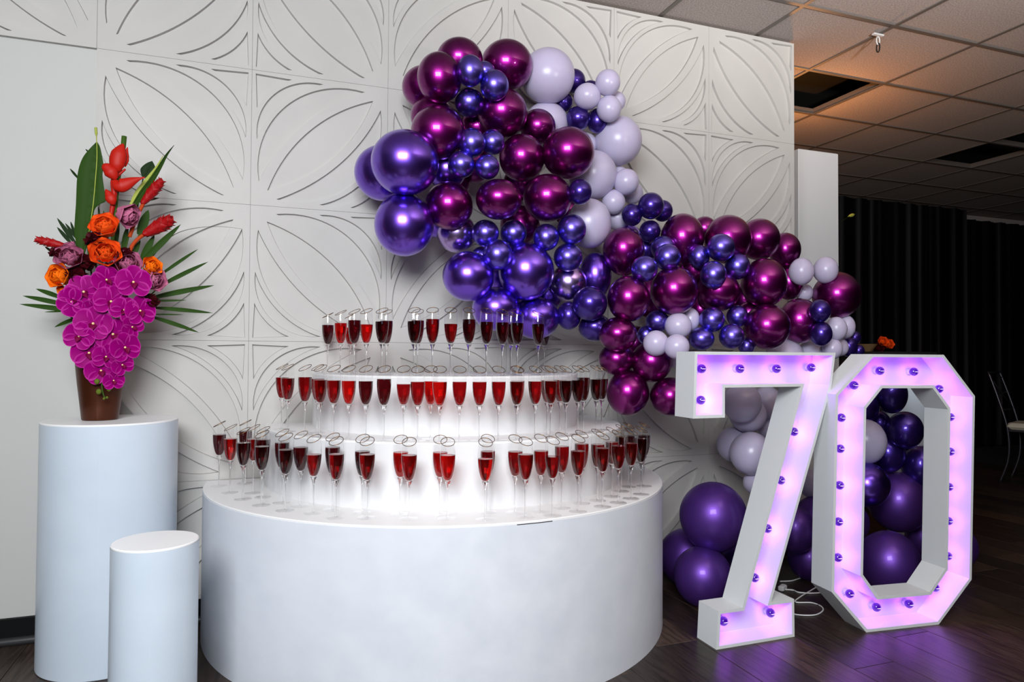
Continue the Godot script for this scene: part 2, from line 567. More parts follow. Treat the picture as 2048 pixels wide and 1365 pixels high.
func tier(called: String, base: Vector3, rad: float, height: float, label: String) -> void:
	var t := thing(called, label, "display stand", base * U, 0.0, "")
	var r := rad * U
	var h := height * U
	var flat := (0.024 - base.z) * U          # back face just clear of the wall
	var a := acos(flat / r)                   # arc from -a to a about +z
	var n := 128
	var lid := 0.007
	for part_no in 2:
		var y0 := 0.0 if part_no == 0 else h - lid
		var y1 := h - lid if part_no == 0 else h
		var rr := r if part_no == 0 else r - 0.0006
		var c := 0.002
		var s := begin()
		var rows := [[y0, rr], [y1 - c, rr], [y1, rr - c]] if part_no == 1 else [[y0, rr], [y1 - 0.0007, rr], [y1, rr - 0.0015]]
		for k in rows.size() - 1:
			s.set_smooth_group(k + 1)
			for i in n:
				var u := -a + 2 * a * i / n; var v := -a + 2 * a * (i + 1) / n
				quad(s, Vector3(sin(u) * rows[k][1], rows[k][0], cos(u) * rows[k][1]), Vector3(sin(v) * rows[k][1], rows[k][0], cos(v) * rows[k][1]), Vector3(sin(v) * rows[k + 1][1], rows[k + 1][0], cos(v) * rows[k + 1][1]), Vector3(sin(u) * rows[k + 1][1], rows[k + 1][0], cos(u) * rows[k + 1][1]))
		s.set_smooth_group(-1)
		for i in n:
			var u := -a + 2 * a * i / n; var v := -a + 2 * a * (i + 1) / n
			var q: float = rows[2][1]
			tri(s, Vector3(0, y1, flat), Vector3(sin(u) * q, y1, cos(u) * q), Vector3(sin(v) * q, y1, cos(v) * q))
			tri(s, Vector3(0, y0, flat), Vector3(sin(v) * rr, y0, cos(v) * rr), Vector3(sin(u) * rr, y0, cos(u) * rr))
		quad(s, Vector3(sin(a) * rr, y0, flat), Vector3(-sin(a) * rr, y0, flat), Vector3(-sin(a) * rr, y1, flat), Vector3(sin(a) * rr, y1, flat))
		part(["body", "top_board"][part_no], done(s), [M.table_white if rad > 1.5 else M.tier_white, M.table_top_white][part_no], t)
	if rad > 1.5:
		# where the skin is joined, and where the top has lifted
		part("seam", lathe([Vector3(r + 0.0004, 0.0, 1), Vector3(r + 0.0004, h - lid, 1)], 1, 0.985, 0.9865), M.grey_bead, t)
		part("gap", lathe([Vector3(r + 0.0003, h - lid - 0.0022, 1), Vector3(r + 0.0003, h - lid + 0.0004, 1)], 12, 0.0, 0.13), M.seam_dark, t)

# ---------------------------------------------------------------- drinks
var flute_proto := {}

func bowl_radius(y: float) -> float:    # of a flute, by height in panel units
	var t := clampf((y - 0.2) / 0.225, 0.0, 1.0)
	var q := 1.0 - minf(t / 0.66, 1.0)
	var r := 0.0435 * sqrt(1.0 - q * q) if t < 0.66 else 0.0435 - 0.0055 * pow((t - 0.66) / 0.34, 1.6)
	return maxf(r, 0.0075)

func make_flute(shade: String, fill: int) -> Node3D:
	var t := Node3D.new()
	var prof := []
	var n := 28
	# slanted mouth: the wall is cut by a tilted plane, low towards +z
	var slope := 0.52
	var s := begin()
	s.set_smooth_group(0)
	var rows := 14
	var top := 0.425
	var grid := []
	for k in rows + 1:
		var row := []
		for i in n + 1:
			var a := TAU * i / n
			var mouth := top - slope * cos(a) * bowl_radius(top)
			var y := 0.204 + (mouth - 0.204) * k / rows
			var r := bowl_radius(y)
			row.append(Vector3(sin(a) * r, y, cos(a) * r) * U)
		grid.append(row)
	for k in rows:
		for i in n:
			quad(s, grid[k][i], grid[k][i + 1], grid[k + 1][i + 1], grid[k + 1][i])
	var bowl := part("bowl", done(s), M.glass_bowl, t)
	var rim := []
	for i in n: rim.append(grid[rows][i])
	s = begin()
	s.set_smooth_group(0)
	for i in n:
		var ring := []
		for q in [i, (i + 1) % n]:
			var out: Vector3 = Vector3(rim[q].x, 0, rim[q].z).normalized()
			var rr := []
			for j in 6:
				rr.append(rim[q] + (out * cos(TAU * j / 6) + Vector3.UP * sin(TAU * j / 6)) * 0.0011)
			ring.append(rr)
		for j in 6:
			var m := (j + 1) % 6
			quad(s, ring[0][j], ring[1][j], ring[1][m], ring[0][m])
	part("gold_rim", done(s), M.gold, bowl)
	part("stem", lathe([Vector3(0.0055, 0.006, 1), Vector3(0.0042, 0.02, 1), Vector3(0.0038, 0.10, 1), Vector3(0.0045, 0.155, 1), Vector3(0.0085, 0.183, 1), Vector3(0.016, 0.202, 1), Vector3(0.0185, 0.2075, 1), Vector3(0.0, 0.2065, 2)].map(func(v): return Vector3(v.x * U, v.y * U, v.z)), 16), M.glass_stem, t)
	part("foot", lathe([Vector3(0.0, 0.0005, 1), Vector3(0.053, 0.0005, 1), Vector3(0.054, 0.0018, 2), Vector3(0.052, 0.0032, 2), Vector3(0.025, 0.0045, 2), Vector3(0.0055, 0.008, 2), Vector3(0, 0.008, 3)].map(func(v): return Vector3(v.x * U, v.y * U, v.z)), 28), M.glass_bowl, t)
	var lvl: float = [0.335, 0.352, 0.366][fill]
	var lp := [Vector3(0, 0.2125, 1)]
	for k in 12:
		var y := 0.2135 + (lvl - 0.2135) * pow(k / 11.0, 1.25)
		lp.append(Vector3(maxf((bowl_radius(y) - 0.0012) * (0.72 if k == 0 else 1.0), 0.001), y, 1))
	lp.append(Vector3(0, lvl, 2))
	part("drink", lathe(lp.map(func(v): return Vector3(v.x * U, v.y * U, v.z)), 28), M["drink_" + shade], t)
	return t

func flute(shade: String, fill: int, at: Vector3, turn: float, label: String, group: String) -> void:
	var key := shade + str(fill)
	var t: Node3D
	if not flute_proto.has(key):
		flute_proto[key] = make_flute(shade, fill)
	t = flute_proto[key].duplicate()
	t.name = numbered("champagne_flute")
	add_child(t, true)
	t.position = at
	t.rotation.y = turn
	tag(t, label, "glass", group)

func build_flutes() -> void:
	flute("d", 1, Vector3(0.4614, 0.5600, 0.1446), -1.544, "flute of dark red drink, first from the vase end in the lowest tier's outer ring", "flutes on the lowest tier")
	flute("b", 1, Vector3(0.5052, 0.5600, 0.2956), -1.364, "flute of bright red drink, second from the vase end in the lowest tier's outer ring", "flutes on the lowest tier")
	flute("d", 1, Vector3(0.5514, 0.5600, 0.4362), -1.190, "flute of dark red drink, third from the vase end in the lowest tier's outer ring", "flutes on the lowest tier")
	flute("d", 2, Vector3(0.5541, 0.5600, 0.1212), -1.570, "flute of dark red drink, first from the vase end in the lowest tier's inner ring", "flutes on the lowest tier")
	flute("r", 1, Vector3(0.5843, 0.5600, 0.3291), -1.302, "flute of red drink, second from the vase end in the lowest tier's inner ring", "flutes on the lowest tier")
	flute("d", 1, Vector3(0.6110, 0.5600, 0.5574), -1.030, "flute of dark red drink, fourth from the vase end in the lowest tier's outer ring", "flutes on the lowest tier")
	flute("d", 2, Vector3(0.6166, 0.5600, 0.4226), -1.175, "flute of dark red drink, third from the vase end in the lowest tier's inner ring", "flutes on the lowest tier")
	flute("d", 1, Vector3(0.6826, 0.5600, 0.6649), -0.878, "flute of dark red drink, fifth from the vase end in the lowest tier's outer ring", "flutes on the lowest tier")
	flute("d", 2, Vector3(0.6760, 0.5600, 0.5372), -1.010, "flute of dark red drink, fourth from the vase end in the lowest tier's inner ring", "flutes on the lowest tier")
	flute("d", 1, Vector3(0.7325, 0.5600, 0.6158), -0.886, "flute of dark red drink, fifth from the vase end in the lowest tier's inner ring", "flutes on the lowest tier")
	flute("r", 0, Vector3(0.7654, 0.5600, 0.7344), -0.751, "flute of red drink, sixth from the vase end in the lowest tier's inner ring", "flutes on the lowest tier")
	flute("r", 1, Vector3(0.8258, 0.5600, 0.8193), -0.633, "flute of red drink, sixth from the vase end in the lowest tier's outer ring", "flutes on the lowest tier")
	flute("d", 2, Vector3(0.8264, 0.5600, 0.7091), -0.716, "flute of dark red drink, seventh from the vase end in the lowest tier's inner ring", "flutes on the lowest tier")
	flute("r", 1, Vector3(0.9160, 0.5600, 0.8541), -0.523, "flute of red drink, seventh from the vase end in the lowest tier's outer ring", "flutes on the lowest tier")
	flute("d", 1, Vector3(0.9125, 0.5600, 0.7772), -0.576, "flute of dark red drink, eighth from the vase end in the lowest tier's inner ring", "flutes on the lowest tier")
	flute("b", 1, Vector3(1.0237, 0.5600, 0.8372), -0.414, "flute of bright red drink, ninth from the vase end in the lowest tier's inner ring", "flutes on the lowest tier")
	flute("r", 1, Vector3(1.0364, 0.5600, 0.9082), -0.366, "flute of red drink, eighth from the vase end in the lowest tier's outer ring", "flutes on the lowest tier")
	flute("b", 1, Vector3(1.1425, 0.5600, 0.8780), -0.253, "flute of bright red drink, tenth from the vase end in the lowest tier's inner ring", "flutes on the lowest tier")
	flute("b", 1, Vector3(1.1497, 0.5600, 0.9437), -0.225, "flute of bright red drink, ninth from the vase end in the lowest tier's outer ring", "flutes on the lowest tier")
	flute("b", 0, Vector3(1.2572, 0.5600, 0.9912), -0.093, "flute of bright red drink, tenth from the vase end in the lowest tier's outer ring", "flutes on the lowest tier")
	flute("r", 1, Vector3(1.2945, 0.5600, 0.9020), -0.056, "flute of red drink, ninth from the balloon end in the lowest tier's inner ring", "flutes on the lowest tier")
	flute("r", 1, Vector3(1.3765, 0.5600, 0.9360), 0.047, "flute of red drink, eighth from the balloon end in the lowest tier's inner ring", "flutes on the lowest tier")
	flute("r", 1, Vector3(1.3847, 0.5600, 1.0061), 0.052, "flute of red drink, eighth from the balloon end in the lowest tier's outer ring", "flutes on the lowest tier")
	flute("r", 1, Vector3(1.4617, 0.5600, 0.9460), 0.148, "flute of red drink, seventh from the balloon end in the lowest tier's inner ring", "flutes on the lowest tier")
	flute("r", 0, Vector3(1.4744, 0.5600, 1.0109), 0.152, "flute of red drink, seventh from the balloon end in the lowest tier's outer ring", "flutes on the lowest tier")
	flute("r", 2, Vector3(1.5474, 0.5600, 0.9214), 0.255, "flute of red drink, sixth from the balloon end in the lowest tier's inner ring", "flutes on the lowest tier")
	flute("r", 1, Vector3(1.5758, 0.5600, 0.9867), 0.268, "flute of red drink, sixth from the balloon end in the lowest tier's outer ring", "flutes on the lowest tier")
	flute("r", 2, Vector3(1.6417, 0.5600, 0.8766), 0.382, "flute of red drink, fifth from the balloon end in the lowest tier's inner ring", "flutes on the lowest tier")
	flute("r", 1, Vector3(1.7142, 0.5600, 0.8550), 0.473, "flute of red drink, fourth from the balloon end in the lowest tier's inner ring", "flutes on the lowest tier")
	flute("r", 1, Vector3(1.6845, 0.5600, 0.9493), 0.396, "flute of red drink, fifth from the balloon end in the lowest tier's outer ring", "flutes on the lowest tier")
	flute("r", 1, Vector3(1.7955, 0.5600, 0.8101), 0.586, "flute of red drink, third from the balloon end in the lowest tier's inner ring", "flutes on the lowest tier")
	flute("r", 1, Vector3(1.7654, 0.5600, 0.9106), 0.496, "flute of red drink, fourth from the balloon end in the lowest tier's outer ring", "flutes on the lowest tier")
	flute("d", 2, Vector3(1.8764, 0.5600, 0.7346), 0.720, "flute of dark red drink, second from the balloon end in the lowest tier's inner ring", "flutes on the lowest tier")
	flute("r", 1, Vector3(1.8423, 0.5600, 0.8639), 0.596, "flute of red drink, third from the balloon end in the lowest tier's outer ring", "flutes on the lowest tier")
	flute("d", 1, Vector3(1.9471, 0.5600, 0.6623), 0.844, "flute of dark red drink, first from the balloon end in the lowest tier's inner ring", "flutes on the lowest tier")
	flute("d", 2, Vector3(1.9169, 0.5600, 0.8074), 0.700, "flute of dark red drink, second from the balloon end in the lowest tier's outer ring", "flutes on the lowest tier")
	flute("d", 1, Vector3(2.0129, 0.5600, 0.6684), 0.889, "flute of dark red drink, first from the balloon end in the lowest tier's outer ring", "flutes on the lowest tier")
	flute("r", 1, Vector3(0.6836, 0.7812, 0.2498), -1.387, "flute of red drink, first from the vase end in the middle tier's outer ring", "flutes on the middle tier")
	flute("r", 1, Vector3(0.6998, 0.7812, 0.3494), -1.244, "flute of red drink, second from the vase end in the middle tier's outer ring", "flutes on the middle tier")
	flute("r", 2, Vector3(0.7533, 0.7812, 0.4691), -1.057, "flute of red drink, third from the vase end in the middle tier's outer ring", "flutes on the middle tier")
	flute("r", 1, Vector3(0.8003, 0.7812, 0.4221), -1.085, "flute of red drink, first from the vase end in the middle tier's inner ring", "flutes on the middle tier")
	flute("r", 1, Vector3(0.7996, 0.7812, 0.5410), -0.936, "flute of red drink, fourth from the vase end in the middle tier's outer ring", "flutes on the middle tier")
	flute("r", 1, Vector3(0.8401, 0.7812, 0.5932), -0.842, "flute of red drink, fifth from the vase end in the middle tier's outer ring", "flutes on the middle tier")
	flute("b", 1, Vector3(0.8843, 0.7812, 0.6423), -0.748, "flute of bright red drink, sixth from the vase end in the middle tier's outer ring", "flutes on the middle tier")
	flute("d", 1, Vector3(0.9348, 0.7812, 0.6849), -0.655, "flute of dark red drink, seventh from the vase end in the middle tier's outer ring", "flutes on the middle tier")
	flute("d", 2, Vector3(0.9890, 0.7812, 0.7227), -0.562, "flute of dark red drink, eighth from the vase end in the middle tier's outer ring", "flutes on the middle tier")
	flute("r", 0, Vector3(1.0551, 0.7812, 0.7204), -0.481, "flute of red drink, ninth from the vase end in the middle tier's outer ring", "flutes on the middle tier")
	flute("r", 1, Vector3(1.0910, 0.7812, 0.7759), -0.399, "flute of red drink, tenth from the vase end in the middle tier's outer ring", "flutes on the middle tier")
	flute("b", 1, Vector3(1.1445, 0.7812, 0.7362), -0.347, "flute of bright red drink, second from the vase end in the middle tier's inner ring", "flutes on the middle tier")
	flute("b", 1, Vector3(1.1593, 0.7812, 0.8006), -0.297, "flute of bright red drink, eleventh from the vase end in the middle tier's outer ring", "flutes on the middle tier")
	flute("r", 1, Vector3(1.2248, 0.7812, 0.8090), -0.204, "flute of red drink, twelfth from the vase end in the middle tier's outer ring", "flutes on the middle tier")
	flute("r", 1, Vector3(1.2883, 0.7812, 0.8273), -0.110, "flute of red drink, tenth from the balloon end in the middle tier's outer ring", "flutes on the middle tier")
	flute("r", 1, Vector3(1.3543, 0.7812, 0.8315), -0.017, "flute of red drink, ninth from the balloon end in the middle tier's outer ring", "flutes on the middle tier")
	flute("r", 1, Vector3(1.4203, 0.7812, 0.8295), 0.076, "flute of red drink, eighth from the balloon end in the middle tier's outer ring", "flutes on the middle tier")
	flute("r", 1, Vector3(1.4468, 0.7812, 0.7690), 0.124, "flute of red drink, third from the vase end in the middle tier's inner ring", "flutes on the middle tier")
	flute("r", 1, Vector3(1.4917, 0.7812, 0.8204), 0.178, "flute of red drink, seventh from the balloon end in the middle tier's outer ring", "flutes on the middle tier")
	flute("r", 1, Vector3(1.5561, 0.7812, 0.8057), 0.271, "flute of red drink, sixth from the balloon end in the middle tier's outer ring", "flutes on the middle tier")
	flute("r", 1, Vector3(1.5705, 0.7812, 0.7412), 0.319, "flute of red drink, second from the balloon end in the middle tier's inner ring", "flutes on the middle tier")
	flute("d", 1, Vector3(1.6243, 0.7812, 0.7830), 0.373, "flute of dark red drink, fifth from the balloon end in the middle tier's outer ring", "flutes on the middle tier")
	flute("r", 1, Vector3(1.6318, 0.7812, 0.7164), 0.421, "flute of red drink, first from the balloon end in the middle tier's inner ring", "flutes on the middle tier")
	flute("d", 1, Vector3(1.6847, 0.7812, 0.7561), 0.466, "flute of dark red drink, fourth from the balloon end in the middle tier's outer ring", "flutes on the middle tier")
	flute("d", 2, Vector3(1.7302, 0.7812, 0.7082), 0.556, "flute of dark red drink, third from the balloon end in the middle tier's outer ring", "flutes on the middle tier")
	flute("d", 1, Vector3(1.7933, 0.7812, 0.6885), 0.647, "flute of dark red drink, second from the balloon end in the middle tier's outer ring", "flutes on the middle tier")
	flute("d", 1, Vector3(1.8410, 0.7812, 0.6428), 0.740, "flute of dark red drink, first from the balloon end in the middle tier's outer ring", "flutes on the middle tier")
	flute("d", 1, Vector3(0.8673, 0.9912, 0.0758), -1.666, "flute of dark red drink, first from the vase end in the top tier's outer ring", "flutes on the top tier")
	flute("b", 1, Vector3(0.8961, 0.9912, 0.2796), -1.250, "flute of bright red drink, second from the vase end in the top tier's outer ring", "flutes on the top tier")
	flute("b", 0, Vector3(0.9584, 0.9912, 0.0720), -1.696, "flute of bright red drink, first from the vase end in the top tier's inner ring", "flutes on the top tier")
	flute("d", 2, Vector3(0.9365, 0.9912, 0.3703), -1.049, "flute of dark red drink, third from the vase end in the top tier's outer ring", "flutes on the top tier")
	flute("b", 0, Vector3(0.9731, 0.9912, 0.4253), -0.916, "flute of bright red drink, fourth from the vase end in the top tier's outer ring", "flutes on the top tier")
	flute("d", 1, Vector3(1.0219, 0.9912, 0.4794), -0.769, "flute of dark red drink, fifth from the vase end in the top tier's outer ring", "flutes on the top tier")
	flute("d", 2, Vector3(1.0556, 0.9912, 0.3800), -0.880, "flute of dark red drink, second from the vase end in the top tier's inner ring", "flutes on the top tier")
	flute("d", 1, Vector3(1.1251, 0.9912, 0.5561), -0.509, "flute of dark red drink, sixth from the vase end in the top tier's outer ring", "flutes on the top tier")
	flute("d", 2, Vector3(1.1575, 0.9912, 0.4680), -0.545, "flute of dark red drink, third from the vase end in the top tier's inner ring", "flutes on the top tier")
	flute("r", 2, Vector3(1.1858, 0.9912, 0.5859), -0.372, "flute of red drink, seventh from the vase end in the top tier's outer ring", "flutes on the top tier")
	flute("r", 0, Vector3(1.2470, 0.9912, 0.6108), -0.240, "flute of red drink, sixth from the balloon end in the top tier's outer ring", "flutes on the top tier")
	flute("d", 2, Vector3(1.3122, 0.9912, 0.6215), -0.108, "flute of dark red drink, fifth from the balloon end in the top tier's outer ring", "flutes on the top tier")
	flute("d", 1, Vector3(1.3782, 0.9912, 0.6244), 0.024, "flute of dark red drink, fourth from the balloon end in the top tier's outer ring", "flutes on the top tier")
	flute("d", 1, Vector3(1.4435, 0.9912, 0.6142), 0.156, "flute of dark red drink, third from the balloon end in the top tier's outer ring", "flutes on the top tier")
	flute("d", 1, Vector3(1.5215, 0.9912, 0.4954), 0.395, "flute of dark red drink, second from the balloon end in the top tier's inner ring", "flutes on the top tier")
	flute("d", 1, Vector3(1.5077, 0.9912, 0.5986), 0.289, "flute of dark red drink, second from the balloon end in the top tier's outer ring", "flutes on the top tier")
	flute("d", 1, Vector3(1.6110, 0.9912, 0.5542), 0.516, "flute of dark red drink, first from the balloon end in the top tier's outer ring", "flutes on the top tier")
	flute("d", 1, Vector3(1.7507, 0.9912, 0.2855), 1.171, "flute of dark red drink, first from the balloon end in the top tier's inner ring", "flutes on the top tier")
	for k in flute_proto:
		flute_proto[k].free()

# ---------------------------------------------------------------- marquee numbers
func build_numbers() -> void:
	var seven := PackedVector2Array([Vector2(-0.2725, 1.0847), Vector2(0.3830, 1.0847), Vector2(0.3618, 0.9544), Vector2(0.0664, 0.1428), Vector2(0.1745, 0.1428), Vector2(0.1764, 0.0000), Vector2(-0.1803, 0.0000), Vector2(-0.1719, 0.1383), Vector2(-0.0645, 0.1383), Vector2(0.2113, 0.9526), Vector2(-0.1417, 0.9526), Vector2(-0.1418, 0.8422), Vector2(-0.2795, 0.8422)])
	var base := Vector3(4.2 * U, 0, 1.62 * U)
	var t := thing("marquee_number", "white light-up marquee number seven with purple bulbs", "marquee number", base, 0.0, "marquee numbers spelling 70")
	marquee(t, [seven], [Vector2(-0.1868, 1.0204), Vector2(-0.0118, 1.0201), Vector2(0.1633, 1.0198), Vector2(0.3369, 1.0244), Vector2(-0.1900, 0.9023), Vector2(0.2483, 0.7690), Vector2(0.1830, 0.5804), Vector2(0.1178, 0.3964), Vector2(0.0561, 0.2119), Vector2(-0.0887, 0.0632), Vector2(0.1318, 0.0676)])
	var outer := PackedVector2Array([Vector2(-0.1506, 1.0795), Vector2(0.1919, 1.0790), Vector2(0.3469, 0.9106), Vector2(0.3225, 0.1660), Vector2(0.1584, 0.0000), Vector2(-0.1857, 0.0000), Vector2(-0.3417, 0.1675), Vector2(-0.3200, 0.9236)])
	var hole := PackedVector2Array([Vector2(-0.1052, 0.9457), Vector2(0.1369, 0.9442), Vector2(0.2119, 0.8578), Vector2(0.1929, 0.2192), Vector2(0.1157, 0.1318), Vector2(-0.1281, 0.1334), Vector2(-0.1996, 0.2236), Vector2(-0.1806, 0.8675)])
	t = thing("marquee_number", "white light-up marquee zero with purple bulbs, beside the seven", "marquee number", Vector3(3.0062, 0, 0.9870), -0.1040, "marquee numbers spelling 70")
	marquee(t, [outer, hole], [Vector2(-0.1686, 0.9538), Vector2(-0.0442, 1.0121), Vector2(0.1226, 1.0083), Vector2(0.2492, 0.9367), Vector2(-0.2293, 0.8249), Vector2(-0.2351, 0.7015), Vector2(-0.2379, 0.5561), Vector2(-0.2438, 0.4121), Vector2(-0.2476, 0.2703), Vector2(-0.1931, 0.1233), Vector2(-0.0664, 0.0589), Vector2(0.0921, 0.0592), Vector2(0.2217, 0.1163), Vector2(0.3052, 0.8187), Vector2(0.3039, 0.6744), Vector2(0.2957, 0.5279), Vector2(0.2921, 0.3863), Vector2(0.2874, 0.2414)])
	# the mains lead lying on the floor
	var c := thing("power_cord", "white power cord with plug trailing between the two numbers", "cord")
	var pts := smooth_line([Vector3(2.8630, 0.0035, 0.4699), Vector3(2.8971, 0.0035, 0.4891), Vector3(2.9048, 0.0035, 0.5272), Vector3(2.9684, 0.0035, 0.5565), Vector3(3.0652, 0.0035, 0.5551), Vector3(3.1744, 0.0035, 0.5205)], 8)
	part("cable", tube(pts, pts.map(func(_v): return 0.0034), 6), M.cord_white, c)
	pts = smooth_line([Vector3(2.9303, 0.0035, 0.3705), Vector3(2.9874, 0.0035, 0.3827), Vector3(3.0605, 0.0035, 0.3651), Vector3(3.1883, 0.0035, 0.3531), Vector3(3.1643, 0.0035, 0.4251), Vector3(2.8617, 0.0035, 0.5740), Vector3(2.7991, 0.0035, 0.6182), Vector3(2.8581, 0.0035, 0.6487), Vector3(2.8626, 0.0035, 0.6979), Vector3(2.8265, 0.0035, 0.7405), Vector3(2.7587, 0.0035, 0.7642), Vector3(2.6924, 0.0035, 0.7350), Vector3(2.6916, 0.0035, 0.6870)], 8)
	part("cable", tube(pts, pts.map(func(_v): return 0.003), 6), M.cord_white, c)
	var plug := part("plug", chamfer_box(Vector3(0.05, 0.022, 0.026), 0.004), M.cord_white, c, Vector3(2.8612, 0.0000, 0.4654))
	plug.rotation.y = 0.5

func inset(poly: PackedVector2Array, d: float) -> PackedVector2Array:   # mitred, same number of corners; positive: to the left of travel
	var out := PackedVector2Array()
	var n := poly.size()
	for k in n:
		var a := (poly[k] - poly[(k + n - 1) % n]).normalized()
		var b := (poly[(k + 1) % n] - poly[k]).normalized()
		var na := Vector2(-a.y, a.x); var nb := Vector2(-b.y, b.x)
		var m := (na + nb).normalized()
		out.append(poly[k] + m * d / maxf(m.dot(na), 0.3))
	return out

func marquee(t: Node3D, outlines: Array, bulbs: Array) -> void:
	var depth := 0.21 * U
	var thick := 0.0115
	for n in outlines.size():
		var p: PackedVector2Array = outlines[n]
		if Geometry2D.is_polygon_clockwise(p) != (n == 1): p.reverse()   # outer anticlockwise, hole clockwise: the tray lies to the left of travel
		var q := inset(p, thick)
		for k in p.size():
			var m := (k + 1) % p.size()
			var s := begin()
			var z := -depth
			quad(s, Vector3(p[k].x, p[k].y, z), Vector3(p[m].x, p[m].y, z), Vector3(p[m].x, p[m].y, 0), Vector3(p[k].x, p[k].y, 0))
			quad(s, Vector3(q[m].x, q[m].y, z), Vector3(q[k].x, q[k].y, z), Vector3(q[k].x, q[k].y, 0), Vector3(q[m].x, q[m].y, 0))
			quad(s, Vector3(p[k].x, p[k].y, 0), Vector3(p[m].x, p[m].y, 0), Vector3(q[m].x, q[m].y, 0), Vector3(q[k].x, q[k].y, 0))
			quad(s, Vector3(p[m].x, p[m].y, z), Vector3(p[k].x, p[k].y, z), Vector3(q[k].x, q[k].y, z), Vector3(q[m].x, q[m].y, z))
			part("side_board", done(s), M.number_white, t)
	# back board, with the hole cut out
	var s := begin()
	var zf := -depth + 0.012
	if outlines.size() == 1:
		part("back_board", extrude(inset(outlines[0], 0.004), -depth + 0.001, zf), M.number_inside, t)
	else:
		var a := inset(outlines[0], 0.004)
		var b := inset(outlines[1], 0.004)
		b.reverse()
		# match corners of the two octagons by nearest direction
		var off := 0
		var best := 1e9
		for o in b.size():
			var d := 0.0
			for k in a.size(): d += a[k].distance_squared_to(b[(k + o) % b.size()])
			if d < best:
				best = d
				off = o
		for k in a.size():
			var m := (k + 1) % a.size()
			var bk := b[(k + off) % b.size()]; var bm := b[(m + off) % b.size()]
			for zz in [zf, -depth + 0.001]:
				quad(s, Vector3(a[k].x, a[k].y, zz), Vector3(a[m].x, a[m].y, zz), Vector3(bm.x, bm.y, zz), Vector3(bk.x, bk.y, zz))
		part("back_board", done(s), M.number_inside, t)
	var ball := lathe([Vector3(0.009, 0.0, 1), Vector3(0.0105, 0.004, 1), Vector3(0.0155, 0.0095, 1), Vector3(0.0178, 0.0165, 1), Vector3(0.0168, 0.0235, 1), Vector3(0.0132, 0.029, 1), Vector3(0.0075, 0.0325, 1), Vector3(0, 0.034, 1)], 20)
	var wire := tube([Vector3(-0.0095, 0.0312, 0), Vector3(-0.004, 0.0336, 0), Vector3(0.004, 0.0336, 0), Vector3(0.0095, 0.0312, 0)], [0.0003, 0.0009, 0.0009, 0.0003], 6)
	var cup := lathe([Vector3(0.0, 0.0, 1), Vector3(0.014, 0.0, 1), Vector3(0.014, 0.004, 2), Vector3(0.0095, 0.011, 2), Vector3(0.0, 0.011, 3)], 16)
	for v: Vector2 in bulbs:
		var b := part("bulb", ball, M.bulb, t, Vector3(v.x, v.y, zf + 0.008))
		b.rotation.x = PI / 2
		part("filament", wire, M.filament, b)
		part("socket", cup, M.socket, b, Vector3(0, -0.008, 0))
		var l := OmniLight3D.new()
		l.name = part_name("glow", t)
		t.add_child(l, true)
		l.position = Vector3(v.x, v.y, zf + 0.022)
		l.light_color = Color(0.70, 0.34, 1.0)
		l.light_energy = 0.0082
		l.light_size = 0.008
		l.omni_range = 6.0
		l.omni_attenuation = 2.0
		l.shadow_enabled = true

# ---------------------------------------------------------------- balloons
var skin: ArrayMesh
var knot: ArrayMesh

func balloon(kind: String, at: Vector3, rx: float, ry: float, label: String, tail_down := 0.0) -> void:
	if skin == null:
		var prof := []
		for k in 31:
			var a := PI * k / 30.0
			var y := -cos(a)
			var r := sin(a)
			if y < -0.3: y -= 0.16 * pow((-y - 0.3) / 0.7, 2.0)
			prof.append(Vector3(r if k > 0 and k < 30 else 0.0, y, 1))
		skin = lathe(prof, 48)
		knot = lathe([Vector3(0.085, -1.245, 1), Vector3(0.095, -1.235, 1), Vector3(0.04, -1.2, 1), Vector3(0.045, -1.165, 1), Vector3(0.1, -1.12, 1)], 12)
	var words := {"plum": "balloon", "violet": "balloon", "silver": "balloon", "indigo": "balloon", "navy": "balloon", "pearl": "balloon", "lilac": "balloon"}
	var groups := {"plum": "plum chrome balloons of the garland", "violet": "violet chrome balloons of the garland", "silver": "pale violet chrome balloons", "indigo": "small indigo balloons of the garland", "navy": "dark blue and midnight balloons", "pearl": "purple pearl floor balloons", "lilac": "lilac balloons"}
	var t := thing(words[kind], label, "balloon", at, 0.0, groups[kind])
	var b := part("skin", skin, M[kind], t)
	if tail_down > 0.0:
		b.transform = Transform3D(Basis(Vector3(rx, 0, 0), Vector3(0, ry, 0), Vector3(0, 0, rx)), Vector3.ZERO)
	else:
		b.transform = Transform3D(Basis(Vector3(rx, 0, 0), Vector3(0, 0, rx), Vector3(0, -ry, 0)), Vector3.ZERO)
	part("knot", knot, M[kind], b)

